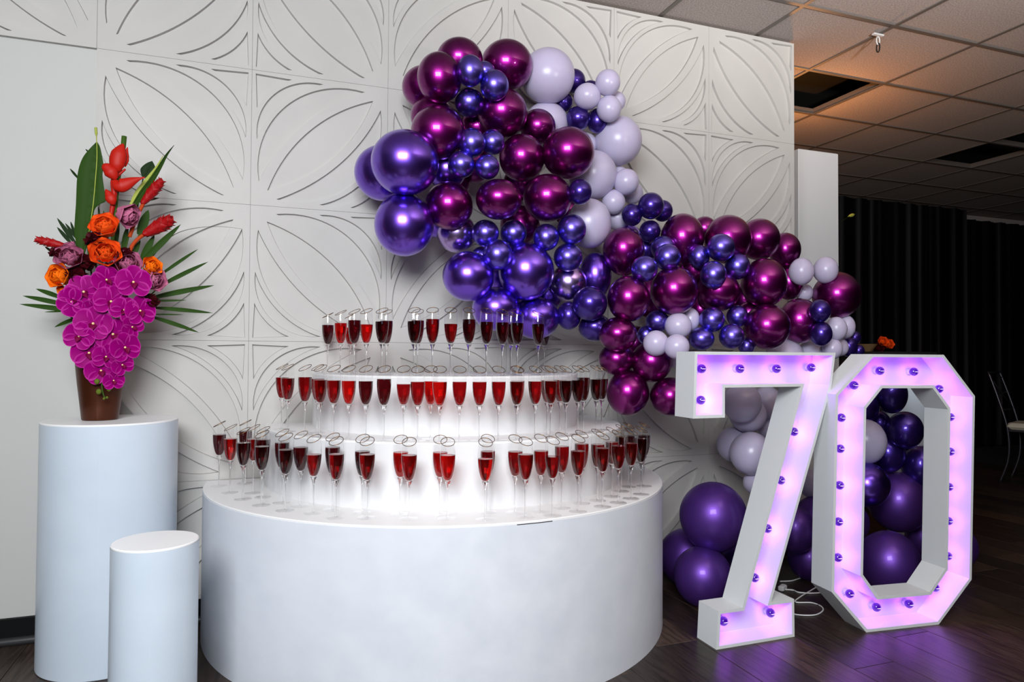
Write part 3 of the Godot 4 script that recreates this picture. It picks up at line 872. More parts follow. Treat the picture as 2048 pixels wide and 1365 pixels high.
func build_balloons() -> void:
	balloon("plum", Vector3(1.3682, 2.2937, 0.2732), 0.0969, 0.0891, "plum chrome balloon crowning the garland, behind its two topmost neighbours")
	balloon("plum", Vector3(1.5842, 2.3121, 0.2530), 0.1115, 0.1058, "plum chrome balloon at the garland's top beside the big lilac one")
	balloon("plum", Vector3(1.2653, 2.1779, 0.3460), 0.0899, 0.1003, "tall plum chrome balloon touching the topmost small indigo foursome on the vase side")
	balloon("plum", Vector3(1.2402, 2.1907, 0.1903), 0.0941, 0.0892, "plum chrome balloon peeping out farthest toward the vase at the garland's crown")
	balloon("plum", Vector3(1.2596, 2.0523, 0.2472), 0.0884, 0.0846, "plum balloon mostly hidden under the tall crown balloon on the vase side")
	balloon("plum", Vector3(1.2543, 1.9472, 0.3724), 0.1074, 0.1055, "large plum chrome balloon just above the biggest violet chrome balloon")
	balloon("plum", Vector3(1.5468, 2.0837, 0.3055), 0.1057, 0.1026, "plum chrome balloon directly below the topmost small indigo foursome")
	balloon("plum", Vector3(1.7292, 2.0624, 0.2551), 0.0777, 0.0765, "smaller plum chrome balloon tucked between the two lilac-side plum giants")
	balloon("plum", Vector3(1.6298, 1.8994, 0.3217), 0.0961, 0.0983, "dark plum chrome balloon beside the second small indigo foursome, column side")
	balloon("plum", Vector3(1.8056, 1.9167, 0.4032), 0.1096, 0.1072, "largest plum chrome balloon, next to the lilac balloons in mid garland")
	balloon("plum", Vector3(1.3058, 1.6652, 0.3551), 0.0961, 0.0958, "plum chrome balloon wedged beside the lower round violet balloon")
	balloon("plum", Vector3(1.4861, 1.6862, 0.4418), 0.0917, 0.0797, "squat plum chrome balloon, middle of the three in the lower row")
	balloon("plum", Vector3(1.7077, 1.7164, 0.4139), 0.1004, 0.0974, "bright plum chrome balloon ending the three-balloon row toward the lilac ones")
	balloon("plum", Vector3(1.4779, 1.8991, 0.1449), 0.0825, 0.0801, "plum balloon in the dark gap behind the second indigo foursome")
	balloon("plum", Vector3(1.4799, 2.0563, 0.1712), 0.0774, 0.0741, "plum balloon deep between the two upper indigo foursomes")
	balloon("plum", Vector3(1.6894, 1.6505, 0.1457), 0.0892, 0.0879, "plum balloon glimpsed deep behind the three-balloon row")
	balloon("plum", Vector3(1.3765, 1.8127, 0.1464), 0.0768, 0.0752, "plum balloon in the shadowed gap between large violet and wedged plum ones")
	balloon("plum", Vector3(1.6858, 1.8323, 0.1835), 0.0836, 0.0815, "plum balloon in the shadowed gap above the three-balloon row")
	balloon("violet", Vector3(1.6118, 1.3989, 0.1679), 0.0784, 0.0781, "violet balloon in the shadowed gap beside the shiny violet globe")
	balloon("violet", Vector3(1.7971, 1.3375, 0.1926), 0.0747, 0.0746, "violet balloon in the shadowed gap under the shiny violet globe")
	balloon("plum", Vector3(1.9087, 1.7179, 0.1750), 0.0618, 0.0610, "plum balloon in the shadowed gap behind the lowest big lilac one")
	balloon("navy", Vector3(2.2893, 1.5638, 0.2133), 0.0578, 0.0584, "midnight balloon in the shadowed gap beside the teardrop plum one")
	balloon("plum", Vector3(2.3214, 1.3549, 0.2043), 0.1064, 0.1082, "plum balloon in the shadowed gap beside the wide bright plum one")
	balloon("plum", Vector3(2.7128, 1.3305, 0.3926), 0.0785, 0.0826, "plum balloon in the shadowed gap at the lower garland's middle")
	balloon("plum", Vector3(2.4844, 1.2794, 0.3667), 0.0739, 0.0765, "plum balloon in the shadowed gap above the small lilac foursome of the tail")
	balloon("plum", Vector3(2.2668, 1.1203, 0.1617), 0.0878, 0.0892, "plum balloon in the shadowed gap of the hanging tail")
	balloon("indigo", Vector3(1.3712, 2.1933, 0.4193), 0.0539, 0.0620, "small indigo balloon, topmost of the foursome at the garland's crown")
	balloon("indigo", Vector3(1.4732, 2.1505, 0.4164), 0.0579, 0.0613, "small indigo balloon of the crown foursome, nearest its big plum neighbour")
	balloon("indigo", Vector3(1.3999, 2.1050, 0.3155), 0.0603, 0.0582, "small indigo balloon, lowest of the foursome at the garland's crown")
	balloon("indigo", Vector3(1.4477, 2.2225, 0.3655), 0.0427, 0.0399, "small indigo balloon half hidden behind the crown foursome's front pair")
	balloon("indigo", Vector3(1.3777, 1.9045, 0.4263), 0.0538, 0.0578, "small indigo balloon, upper and biggest of the second foursome")
	balloon("indigo", Vector3(1.4698, 1.9232, 0.4075), 0.0485, 0.0507, "small indigo balloon, upper one of the second foursome on the column side")
	balloon("indigo", Vector3(1.3357, 1.8147, 0.4236), 0.0534, 0.0529, "small indigo balloon, lower one of the second foursome on the vase side")
	balloon("indigo", Vector3(1.4322, 1.8062, 0.4565), 0.0484, 0.0480, "small indigo balloon, lower one of the second foursome on the column side")
	balloon("violet", Vector3(1.1177, 1.8066, 0.3997), 0.1298, 0.1243, "biggest violet chrome balloon, high on the garland's vase side")
	balloon("violet", Vector3(1.0659, 1.8096, 0.2028), 0.1140, 0.1127, "violet chrome balloon farthest toward the vase, behind the biggest violet one")
	balloon("violet", Vector3(1.1312, 1.5793, 0.3277), 0.1167, 0.1236, "round violet chrome balloon hanging below the biggest violet one")
	balloon("violet", Vector3(1.3183, 1.8317, 0.2644), 0.0820, 0.0800, "violet balloon in the gap between the biggest violet and large plum balloons")
	balloon("violet", Vector3(1.2929, 1.6418, 0.1590), 0.0755, 0.0748, "violet balloon barely showing behind the hanging round violet one")
	balloon("silver", Vector3(1.3673, 1.5765, 0.2488), 0.0829, 0.0822, "pale silvery violet chrome balloon under the wedged plum balloon")
	balloon("indigo", Vector3(1.4572, 1.5631, 0.3607), 0.0554, 0.0548, "small indigo balloon under the squat plum one, first of the lower five")
	balloon("indigo", Vector3(1.5775, 1.5696, 0.3650), 0.0551, 0.0555, "small indigo balloon under the squat plum one on its column side")
	balloon("indigo", Vector3(1.4976, 1.4722, 0.3964), 0.0603, 0.0620, "small indigo balloon in front, centre of the lower cluster of five")
	balloon("indigo", Vector3(1.4734, 1.4747, 0.2741), 0.0483, 0.0491, "small indigo balloon half behind the centre one of the lower five")
	balloon("indigo", Vector3(1.7013, 1.5530, 0.4155), 0.0539, 0.0555, "small indigo balloon under the bright plum one, above the shiny violet globe")
	balloon("indigo", Vector3(1.8081, 1.5898, 0.4355), 0.0606, 0.0622, "small indigo balloon overlapping the lowest lilac balloon")
	balloon("indigo", Vector3(1.8028, 1.4766, 0.4114), 0.0599, 0.0586, "small indigo balloon atop the pale violet chrome globe")
	balloon("violet", Vector3(1.6349, 1.4151, 0.3653), 0.1151, 0.1211, "shiny violet chrome globe in the middle of the lower cluster")
	balloon("violet", Vector3(1.3957, 1.3883, 0.3305), 0.1055, 0.1020, "violet chrome balloon nearest the top tier of drinks on the vase side")
	balloon("violet", Vector3(1.5226, 1.2603, 0.3089), 0.1003, 0.0915, "violet chrome balloon right behind the flutes of the top tier")
	balloon("violet", Vector3(1.7058, 1.2277, 0.2998), 0.1005, 0.0916, "dark violet chrome balloon at the garland's bottom behind the last top-tier flutes")
	balloon("violet", Vector3(1.6424, 1.2505, 0.1636), 0.0833, 0.0833, "violet balloon hidden behind the two lowest violet ones")
	balloon("silver", Vector3(1.8498, 1.3813, 0.3155), 0.0790, 0.0812, "pale violet chrome globe with mottled reflection below two small indigo balloons")
	balloon("violet", Vector3(1.9910, 1.4247, 0.2929), 0.0713, 0.0992, "upright satin violet balloon standing between the two halves of the garland", 1.0)
	balloon("navy", Vector3(1.8890, 1.2841, 0.4435), 0.0716, 0.0719, "deep blue balloon, largest of three where the garland narrows")
	balloon("navy", Vector3(1.8353, 1.2367, 0.3524), 0.0512, 0.0602, "deep blue balloon hanging at the garland's underside, slimmest of three")
	balloon("navy", Vector3(1.9490, 1.1893, 0.3701), 0.0692, 0.0607, "deep blue balloon, lowest of three at the garland's underside")
	balloon("lilac", Vector3(1.7891, 2.3074, 0.2226), 0.1186, 0.1197, "biggest lilac balloon, high beside the plum crown")
	balloon("navy", Vector3(1.9377, 2.3250, 0.1720), 0.0551, 0.0540, "small midnight balloon peeping from behind the biggest lilac balloon")
	balloon("navy", Vector3(2.0156, 2.2927, 0.1895), 0.0407, 0.0385, "small midnight balloon almost hidden behind the lilac foursome")
	balloon("navy", Vector3(1.8889, 2.2209, 0.1680), 0.0453, 0.0430, "small midnight balloon tucked under the biggest lilac balloon")
	balloon("navy", Vector3(1.9372, 2.1355, 0.2240), 0.0553, 0.0540, "small midnight balloon below the lilac foursome, vase side of a pair")
	balloon("navy", Vector3(2.0348, 2.1374, 0.2228), 0.0486, 0.0570, "small midnight balloon below the lilac foursome, column side of a pair")
	balloon("lilac", Vector3(1.9552, 2.2184, 0.2792), 0.0602, 0.0572, "small lilac balloon of the high foursome, nearest the big lilac one")
	balloon("lilac", Vector3(2.0285, 2.2705, 0.3328), 0.0550, 0.0575, "small lilac balloon, topmost of the high foursome")
	balloon("lilac", Vector3(2.0466, 2.1650, 0.3104), 0.0543, 0.0586, "small lilac balloon, lowest of the high foursome")
	balloon("lilac", Vector3(2.1043, 2.2210, 0.2641), 0.0459, 0.0450, "small lilac balloon half hidden at the back of the high foursome")
	balloon("lilac", Vector3(1.8136, 2.1210, 0.1483), 0.1000, 0.0956, "lilac balloon mostly hidden behind the smaller plum chrome one")
	balloon("lilac", Vector3(2.1503, 2.0624, 0.2086), 0.1080, 0.1132, "big lilac balloon standing out alone against the panelled wall")
	balloon("lilac", Vector3(2.0137, 2.0482, 0.1383), 0.0583, 0.0564, "lilac balloon showing as a sliver beside the largest plum one")
	balloon("lilac", Vector3(2.0045, 1.8822, 0.2386), 0.1081, 0.1105, "big lilac balloon below the largest plum chrome one")
	balloon("lilac", Vector3(2.1416, 1.8501, 0.2968), 0.0571, 0.0587, "small lilac balloon, upper of two beside the big lilac pair")
	balloon("lilac", Vector3(2.0997, 1.7648, 0.2561), 0.0529, 0.0559, "small lilac balloon, lower of two beside the big lilac pair")
	balloon("lilac", Vector3(2.1742, 1.9188, 0.1766), 0.0364, 0.0358, "tiny lilac balloon peeping out above the upper small lilac one")
	balloon("lilac", Vector3(2.2380, 1.8299, 0.1893), 0.0485, 0.0506, "small lilac balloon in shade behind the other two small ones")
	balloon("lilac", Vector3(1.9545, 1.6486, 0.3003), 0.0986, 0.1091, "lowest big lilac balloon, overlapped by two small indigo ones")
	balloon("lilac", Vector3(2.1586, 1.7092, 0.1865), 0.0555, 0.0577, "shaded lilac balloon beneath the lower small lilac one")
	balloon("navy", Vector3(1.8290, 1.7401, 0.4692), 0.0493, 0.0527, "single midnight balloon between the bright plum and big lilac balloons")
	balloon("violet", Vector3(2.2172, 1.6314, 0.1718), 0.0608, 0.0585, "violet balloon in shade behind the teardrop plum balloon")
	balloon("navy", Vector3(2.1639, 1.7004, 0.3103), 0.0464, 0.0510, "midnight balloon, vase-side one of the four where the garland bends down")
	balloon("navy", Vector3(2.2341, 1.7374, 0.3553), 0.0574, 0.0598, "midnight balloon, topmost of the four where the garland bends down")
	balloon("navy", Vector3(2.3209, 1.7301, 0.3123), 0.0468, 0.0494, "midnight balloon, hindmost of the four where the garland bends down")
	balloon("navy", Vector3(2.2529, 1.6322, 0.3166), 0.0477, 0.0492, "midnight balloon, lowest of the four where the garland bends down")
	balloon("plum", Vector3(2.0832, 1.5284, 0.3790), 0.0901, 0.0984, "teardrop plum chrome balloon beside the satin violet one", 1.0)
	balloon("plum", Vector3(2.3736, 1.5971, 0.3918), 0.0959, 0.1093, "plum chrome balloon beginning the lower garland's top row", 1.0)
	balloon("plum", Vector3(2.5287, 1.6573, 0.3394), 0.0562, 0.0576, "plum balloon peeping between the top row's first two")
	balloon("plum", Vector3(2.5601, 1.5903, 0.4680), 0.1030, 0.1091, "plum chrome balloon behind the lone indigo foursome of the lower garland")
	balloon("plum", Vector3(2.7411, 1.6039, 0.4546), 0.0928, 0.0951, "plum chrome balloon, third in the lower garland's top row")
	balloon("plum", Vector3(2.9881, 1.5857, 0.3437), 0.0734, 0.0833, "plum chrome balloon overlapping the wall's end at the top row's tail")
	balloon("plum", Vector3(2.6785, 1.3915, 0.5646), 0.0964, 0.1079, "big plum chrome balloon in the lower garland's middle, column side")
	balloon("plum", Vector3(3.0152, 1.4294, 0.3400), 0.0664, 0.0864, "dark plum balloon tucked behind the big one by the small lilac pair")
	balloon("plum", Vector3(2.6610, 1.1968, 0.6005), 0.0971, 0.0988, "plum chrome balloon resting just above the marquee seven's top")
	balloon("plum", Vector3(2.9573, 1.2350, 0.4725), 0.0947, 0.1048, "plum chrome balloon above the marquee seven's corner")
	balloon("plum", Vector3(3.2101, 1.3646, 0.4441), 0.1077, 0.1135, "plum chrome balloon at the garland's far tip before the dark curtain")
	balloon("lilac", Vector3(2.9935, 1.4690, 0.4464), 0.0548, 0.0652, "small lilac balloon, vase-side one of the pair before the white column")
	balloon("lilac", Vector3(3.1250, 1.4803, 0.4616), 0.0557, 0.0645, "small lilac balloon, curtain-side one of the pair before the white column")
	balloon("lilac", Vector3(3.1025, 1.3808, 0.3485), 0.0402, 0.0435, "tiny lilac balloon under the pair before the white column")
	balloon("lilac", Vector3(3.1066, 1.1982, 0.5426), 0.0473, 0.0551, "small lilac balloon, front one of the pair below the garland's tip")
	balloon("lilac", Vector3(3.2484, 1.2131, 0.4639), 0.0398, 0.0555, "small lilac balloon, rear one of the pair below the garland's tip")
	balloon("lilac", Vector3(3.0938, 1.1057, 0.5317), 0.0442, 0.0486, "small lilac balloon just above the gap between the two numbers")
	balloon("lilac", Vector3(3.2435, 1.1149, 0.4317), 0.0368, 0.0432, "small lilac balloon half hidden above the gap between the numbers")
	balloon("lilac", Vector3(2.9160, 1.0628, 0.4225), 0.0871, 0.0910, "lilac balloon peeking over the middle of the marquee seven's top")
	balloon("lilac", Vector3(3.0907, 1.0683, 0.4203), 0.0806, 0.0853, "lilac balloon peeking over the marquee seven's top corner")
	balloon("navy", Vector3(2.9620, 1.2732, 0.5925), 0.0463, 0.0518, "midnight balloon between the garland's tip and the last plum ones")
	balloon("navy", Vector3(2.9787, 1.1720, 0.5822), 0.0476, 0.0556, "midnight balloon right above the marquee seven's top corner")
	balloon("navy", Vector3(3.3646, 1.1632, 0.4007), 0.0303, 0.0337, "tiny midnight balloon in shade under the rear small lilac one")
	balloon("navy", Vector3(3.3176, 1.1182, 0.4086), 0.0418, 0.0490, "midnight balloon in shade above the marquee zero's corner")
	balloon("navy", Vector3(3.3832, 1.0991, 0.4072), 0.0279, 0.0311, "tiny midnight balloon resting above the marquee zero's top edge")
	balloon("indigo", Vector3(2.2570, 1.5418, 0.4193), 0.0539, 0.0524, "small indigo balloon, hindmost of three stacked beside the teardrop")
	balloon("indigo", Vector3(2.2059, 1.4826, 0.5320), 0.0549, 0.0569, "small indigo balloon, front one of three stacked beside the teardrop")
	balloon("indigo", Vector3(2.0910, 1.4278, 0.5392), 0.0544, 0.0540, "small indigo balloon, lowest of three stacked beside the teardrop")
	balloon("indigo", Vector3(2.4020, 1.5027, 0.4761), 0.0455, 0.0524, "small indigo balloon, vase-side one of the lone lower foursome")
	balloon("indigo", Vector3(2.4546, 1.5343, 0.5594), 0.0593, 0.0592, "small indigo balloon, topmost of the lone lower foursome")
	balloon("indigo", Vector3(2.3977, 1.4121, 0.5835), 0.0543, 0.0585, "small indigo balloon, lowest of the lone lower foursome")
	balloon("indigo", Vector3(2.5552, 1.4610, 0.5403), 0.0534, 0.0581, "small indigo balloon, column-side one of the lone lower foursome")
	balloon("plum", Vector3(2.2385, 1.3434, 0.5320), 0.0980, 0.1026, "wide bright plum chrome balloon centred in the lower garland")
	balloon("plum", Vector3(2.0405, 1.3051, 0.4961), 0.0873, 0.0960, "plum chrome balloon beside the deep blue three")
	balloon("plum", Vector3(2.4834, 1.3525, 0.4993), 0.0926, 0.0894, "plum chrome balloon capped by the lowest of the lone foursome")
	balloon("plum", Vector3(2.4563, 1.4604, 0.3685), 0.0738, 0.0760, "plum balloon in the dark behind the lone lower foursome")
	balloon("plum", Vector3(2.6677, 1.2600, 0.4764), 0.0537, 0.0566, "plum balloon glimpsed as a red sliver among indigo ones")
	balloon("plum", Vector3(2.0047, 1.1576, 0.4711), 0.0801, 0.0723, "plum chrome balloon under the deep blue three")
	balloon("plum", Vector3(2.0353, 1.0529, 0.4044), 0.0755, 0.0696, "dark plum balloon low on the garland's hanging tail, vase side")
	balloon("plum", Vector3(2.1649, 1.0433, 0.4750), 0.0874, 0.0869, "plum chrome balloon below the small lilac foursome of the tail")
	balloon("plum", Vector3(2.0699, 0.9106, 0.4403), 0.0900, 0.0966, "lowest round plum chrome balloon above the drinks table's edge")
	balloon("plum", Vector3(2.2266, 0.8969, 0.5249), 0.0861, 0.0814, "plum chrome balloon half behind the marquee seven's bar")
	balloon("indigo", Vector3(2.1953, 1.2160, 0.4721), 0.0505, 0.0470, "small indigo balloon above the tail's lilac foursome, vase side")
	balloon("indigo", Vector3(2.1682, 1.1579, 0.4241), 0.0378, 0.0408, "tiny indigo balloon behind the tail's lilac foursome")
	balloon("lilac", Vector3(2.2488, 1.1942, 0.5471), 0.0557, 0.0550, "small lilac balloon, topmost of the tail's foursome")
	balloon("lilac", Vector3(2.1337, 1.1202, 0.5592), 0.0519, 0.0530, "small lilac balloon of the tail's foursome, nearest the drinks")
	balloon("lilac", Vector3(2.1901, 1.1057, 0.6247), 0.0508, 0.0511, "small lilac balloon of the tail's foursome touching the seven's corner")
	balloon("lilac", Vector3(2.3481, 1.2261, 0.4909), 0.0395, 0.0499, "small lilac balloon, hindmost of the tail's foursome")
	balloon("lilac", Vector3(2.2688, 1.0564, 0.4892), 0.0372, 0.0382, "small lilac balloon under the tail's foursome beside the seven's bar")
	balloon("indigo", Vector3(2.5499, 1.2423, 0.5467), 0.0456, 0.0479, "small indigo balloon of the group above the seven, column side")
	balloon("indigo", Vector3(2.4777, 1.1530, 0.6008), 0.0519, 0.0533, "small indigo balloon lowest above the middle of the seven's bar")
	balloon("indigo", Vector3(2.4145, 1.2238, 0.5511), 0.0528, 0.0549, "small indigo balloon, upper one above the seven's bar on the vase side")
	balloon("indigo", Vector3(2.3648, 1.1420, 0.5464), 0.0538, 0.0491, "small indigo balloon low above the seven's bar beside the lilac four")
	balloon("indigo", Vector3(2.5989, 1.1124, 0.5447), 0.0348, 0.0367, "tiny indigo balloon between the seven's bar and the last plum pair")
	balloon("lilac", Vector3(2.6503, 0.8589, 0.4488), 0.0855, 0.0897, "shaded lilac balloon framed under the marquee seven's bar, topmost")
	balloon("lilac", Vector3(2.7505, 0.7956, 0.3655), 0.0837, 0.0830, "shaded lilac balloon just below and behind the topmost one under the seven's bar")
	balloon("lilac", Vector3(2.8730, 0.8483, 0.3505), 0.0704, 0.0796, "shaded lilac balloon in the inner angle of the marquee seven")
	balloon("lilac", Vector3(2.9175, 0.7348, 0.3189), 0.0617, 0.0653, "shaded lilac balloon behind the marquee seven's leaning leg")
	balloon("lilac", Vector3(2.7346, 0.6477, 0.2845), 0.0788, 0.0843, "shaded lilac balloon, vase-side one of the pair below the seven's bar")
	balloon("lilac", Vector3(2.7147, 0.6245, 0.4319), 0.0929, 0.0994, "shaded lilac balloon, front one of the pair below the seven's bar")
	balloon("lilac", Vector3(2.7500, 0.4890, 0.4238), 0.0568, 0.0590, "small shaded lilac balloon above the floor balloons beside the seven's leg")
	balloon("pearl", Vector3(2.4778, 0.3646, 0.4754), 0.1436, 0.1516, "large purple pearl balloon on top of the floor pile by the table")
	balloon("pearl", Vector3(2.4042, 0.1198, 0.5021), 0.1220, 0.1284, "round purple pearl balloon on the floor in front of the pile")
	balloon("pearl", Vector3(2.4966, 0.1250, 0.2504), 0.1289, 0.1339, "purple pearl balloon on the floor against the drinks table")
	balloon("pearl", Vector3(2.7995, 0.1036, 0.2703), 0.1055, 0.1110, "purple pearl balloon on the floor mostly behind the seven's leg")
	balloon("pearl", Vector3(2.9653, 0.2589, 0.4294), 0.0957, 0.1092, "purple pearl balloon in the gap between the numbers, vase side")
	balloon("pearl", Vector3(3.1435, 0.2795, 0.3738), 0.0980, 0.1135, "purple pearl balloon behind the zero, upper one in the gap between numbers")
	balloon("pearl", Vector3(3.0966, 0.0967, 0.3838), 0.0975, 0.1036, "purple pearl balloon on the floor in the gap between the numbers")
	balloon("lilac", Vector3(3.1483, 0.4463, 0.3381), 0.0568, 0.0706, "shaded lilac balloon in the gap between the two numbers")
	balloon("navy", Vector3(3.4854, 0.8885, 0.5088), 0.0693, 0.0939, "midnight balloon highest inside the marquee zero's opening")
	balloon("navy", Vector3(3.3877, 0.8229, 0.4429), 0.0618, 0.0715, "midnight balloon at the zero opening's top on the seven's side")
	balloon("navy", Vector3(3.5193, 0.7376, 0.4056), 0.0534, 0.0626, "small midnight balloon under the zero opening's highest pair")
	balloon("lilac", Vector3(3.2966, 0.6682, 0.5257), 0.0930, 0.1057, "only lilac balloon seen through the zero's opening")
	balloon("navy", Vector3(3.5621, 0.7129, 0.5170), 0.0802, 0.0914, "midnight balloon with sharp highlight inside the zero, curtain side")
	balloon("navy", Vector3(3.5538, 0.5862, 0.4205), 0.0831, 0.0958, "midnight balloon in the middle of the zero's opening")
	balloon("navy", Vector3(3.6918, 0.5232, 0.4933), 0.0832, 0.1078, "midnight balloon cut by the zero's inner board, curtain side")
	balloon("navy", Vector3(3.7136, 0.6061, 0.4148), 0.0301, 0.0343, "tiny midnight balloon between two bigger ones inside the zero")
	balloon("violet", Vector3(3.2787, 0.4707, 0.5465), 0.1031, 0.1037, "glossy violet balloon with pale rim inside the zero's opening")
	balloon("pearl", Vector3(3.6066, 0.3458, 0.4377), 0.1376, 0.1483, "big purple pearl balloon behind the glossy one inside the zero")
	balloon("pearl", Vector3(3.3204, 0.2617, 0.4094), 0.0878, 0.0994, "purple pearl balloon slipping behind the zero's seven-side board")
	balloon("pearl", Vector3(3.2889, 0.1355, 0.6629), 0.1297, 0.1452, "biggest purple pearl balloon low inside the zero's opening")
	balloon("pearl", Vector3(3.7908, 0.1469, 0.4320), 0.0851, 0.1030, "purple pearl balloon at the zero opening's lower curtain-side corner")
	balloon("pearl", Vector3(3.9566, 0.1010, 0.4776), 0.0951, 0.1082, "purple pearl balloon peeking out past the zero's outer edge")

# ---------------------------------------------------------------- flowers
func petal_mesh(w: float, h: float, cup: float, curl: float, point := 0.0, rim := false) -> ArrayMesh:   # rises along +y, cups towards -z
	var s := begin()
	s.set_smooth_group(0)
	var nu := 8
	var nv := 9
	var g := []
	var cols := []
	for j in nv + 1:
		var row := []; var cr := []
		var v := float(j) / nv
		if point <= 0.0: v = 1.0 - pow(1.0 - v, 1.7)
		var q := clampf((v - 0.56) / 0.44, 0.0, 1.0)
		var wp := (0.24 + 0.76 * sin(minf(v / 0.56, 1.0) * PI / 2)) * sqrt(maxf(1.0 - q * q, 0.0)) if point <= 0.0 else sin(PI * pow(0.06 + 0.94 * v, 0.8)) + 0.02
		for i in nu + 1:
			var u := -1.0 + 2.0 * i / nu
			var tip := 1.0
			row.append(Vector3(u * w * wp, h * v * tip, -cup * u * u * wp + curl * v * v * v))
			var e := maxf(absf(u), v * v * v)
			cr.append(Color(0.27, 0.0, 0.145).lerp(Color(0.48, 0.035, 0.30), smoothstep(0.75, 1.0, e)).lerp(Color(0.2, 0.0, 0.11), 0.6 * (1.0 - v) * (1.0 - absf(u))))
		g.append(row); cols.append(cr)
	for j in nv:
		for i in nu:
			for k in [[j, i], [j + 1, i + 1], [j, i + 1], [j, i], [j + 1, i], [j + 1, i + 1]]:
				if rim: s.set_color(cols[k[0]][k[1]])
				s.add_vertex(g[k[0]][k[1]])
	return done(s)

func facing(n: Vector3, roll := 0.0) -> Basis:   # +z turned to n
	n = n.normalized()
	var x := Vector3.UP.cross(n).normalized()
	var y := n.cross(x)
	return Basis(x, y, n) * Basis(Vector3.BACK, roll)

func along(n: Vector3) -> Basis:                 # +y turned to n
	n = n.normalized()
	var x := n.cross(Vector3(0.12, 0.2, 1.0)).normalized()
	return Basis(x, n, x.cross(n))

var rose_petals := []

func rose(at: Vector3, axis: Vector3, r: float, colour: String, label: String, group: String) -> void:
	if rose_petals.is_empty():
		rose_petals = [petal_mesh(0.38, 0.8, 0.26, -0.1), petal_mesh(0.56, 0.95, 0.34, -0.08), petal_mesh(0.72, 1.08, 0.42, -0.04), petal_mesh(0.86, 1.12, 0.46, 0.14)]
	var t := thing("rose", label, "rose", at, 0.0, group)
	t.basis = along(axis) * Basis.from_scale(Vector3.ONE * r)
	t.position = at - axis.normalized() * r * 0.55
	var turn := 0.0
	for ring in 4:
		var n: int = [4, 5, 6, 6][ring]
		var r0: float = [0.16, 0.32, 0.48, 0.6][ring]
		var tilt: float = [-0.1, 0.0, 0.12, 0.36][ring]
		for k in n:
			var p := part("petal", rose_petals[ring], M[colour], t)
			p.transform = Transform3D(Basis(Vector3.UP, turn + TAU * k / n), Vector3.ZERO) * Transform3D(Basis(Vector3.RIGHT, tilt), Vector3(0, [0.42, 0.25, 0.08, -0.08][ring], r0))
		turn += 0.7
	part("calyx", lathe([Vector3(0, -0.25, 1), Vector3(0.12, -0.2, 1), Vector3(0.34, 0.05, 1), Vector3(0.46, 0.22, 1), Vector3(0.0, 0.3, 2)], 12), M.leaf_dark, t)

var ginger_bract: ArrayMesh

func ginger(foot: Array, head_a: Vector3, head_b: Vector3, width: float, label: String) -> void:
	if ginger_bract == null: ginger_bract = petal_mesh(0.42, 0.9, 0.2, 0.1, 1.0)
	var t := thing("ginger_flower", label, "flower", foot[0], 0.0, "red torch ginger flowers")
	var o: Vector3 = foot[0]
	var pts := smooth_line(foot.map(func(v): return v - o), 6)
	part("stem", tube(pts, pts.map(func(_v): return 0.0065), 8), M.ginger_stem, t)
	var d := head_b - head_a
	var b := along(d)
	var core := tube([head_a - o - d * 0.15, head_a - o + d * 0.2, head_a - o + d * 0.7, head_b - o - d * 0.1], [0.007, width * 0.3, width * 0.36, width * 0.1], 10)
	part("core", core, M.ginger_red, t)
	var n := 34
	for k in n:
		var f := float(k) / n
		var p := part("bract", ginger_bract, M.ginger_red, t)
		var sz := width * (0.36 + 0.36 * sin(PI * (0.15 + 0.7 * f)))
		var rr := width * 0.34 * sin(PI * (0.22 + 0.66 * f))
		p.transform = Transform3D(b, head_a - o + d * (-0.12 + 0.92 * f)) * Transform3D(Basis(Vector3.UP, k * 2.4), Vector3.ZERO) * Transform3D(Basis(Vector3.RIGHT, 0.12 + 0.2 * f).scaled(Vector3.ONE * sz), Vector3(0, 0, rr))

func blade(base: Vector3, tip: Vector3, w: float, droop := 0.0, out := Vector3(0.2, 0, 1)) -> ArrayMesh:   # a narrow folded leaf
	var s := begin()
	s.set_smooth_group(0)
	var d := tip - base
	var side := d.cross(out).normalized()
	var up := side.cross(d).normalized()
	var n := 10
	var g := []
	for k in n + 1:
		var f := float(k) / n
		var ww := w * pow(sin(PI * clampf(0.12 + 0.88 * f, 0, 1)), 0.75)
		var c := base + d * f + Vector3.DOWN * droop * f * f + Vector3.UP * droop * f
		g.append([c - side * ww + up * ww * 0.3, c, c + side * ww + up * ww * 0.3])
	for k in n:
		for i in 2:
			quad(s, g[k][i], g[k][i + 1], g[k + 1][i + 1], g[k + 1][i])
	return done(s)

func frond(label: String, rows: Array, m: String) -> void:   # palm leaflets: base, tip, width, droop
	var o: Vector3 = rows[0][0]
	var t := thing("palm_frond", label, "leaf", o, 0.0, "spiky palm fronds of the bouquet")
	for r in rows:
		part("leaflet", blade(r[0] - o, r[1] - o, r[2], r[3]), M[m], t)
	for r in rows:
		part("stem", tube([r[0] - o, (r[0] - o).lerp(Vector3(0.0719, 1.0969, 0.2210) - o, 0.6)], [0.0022, 0.003], 6), M.stem_green, t)

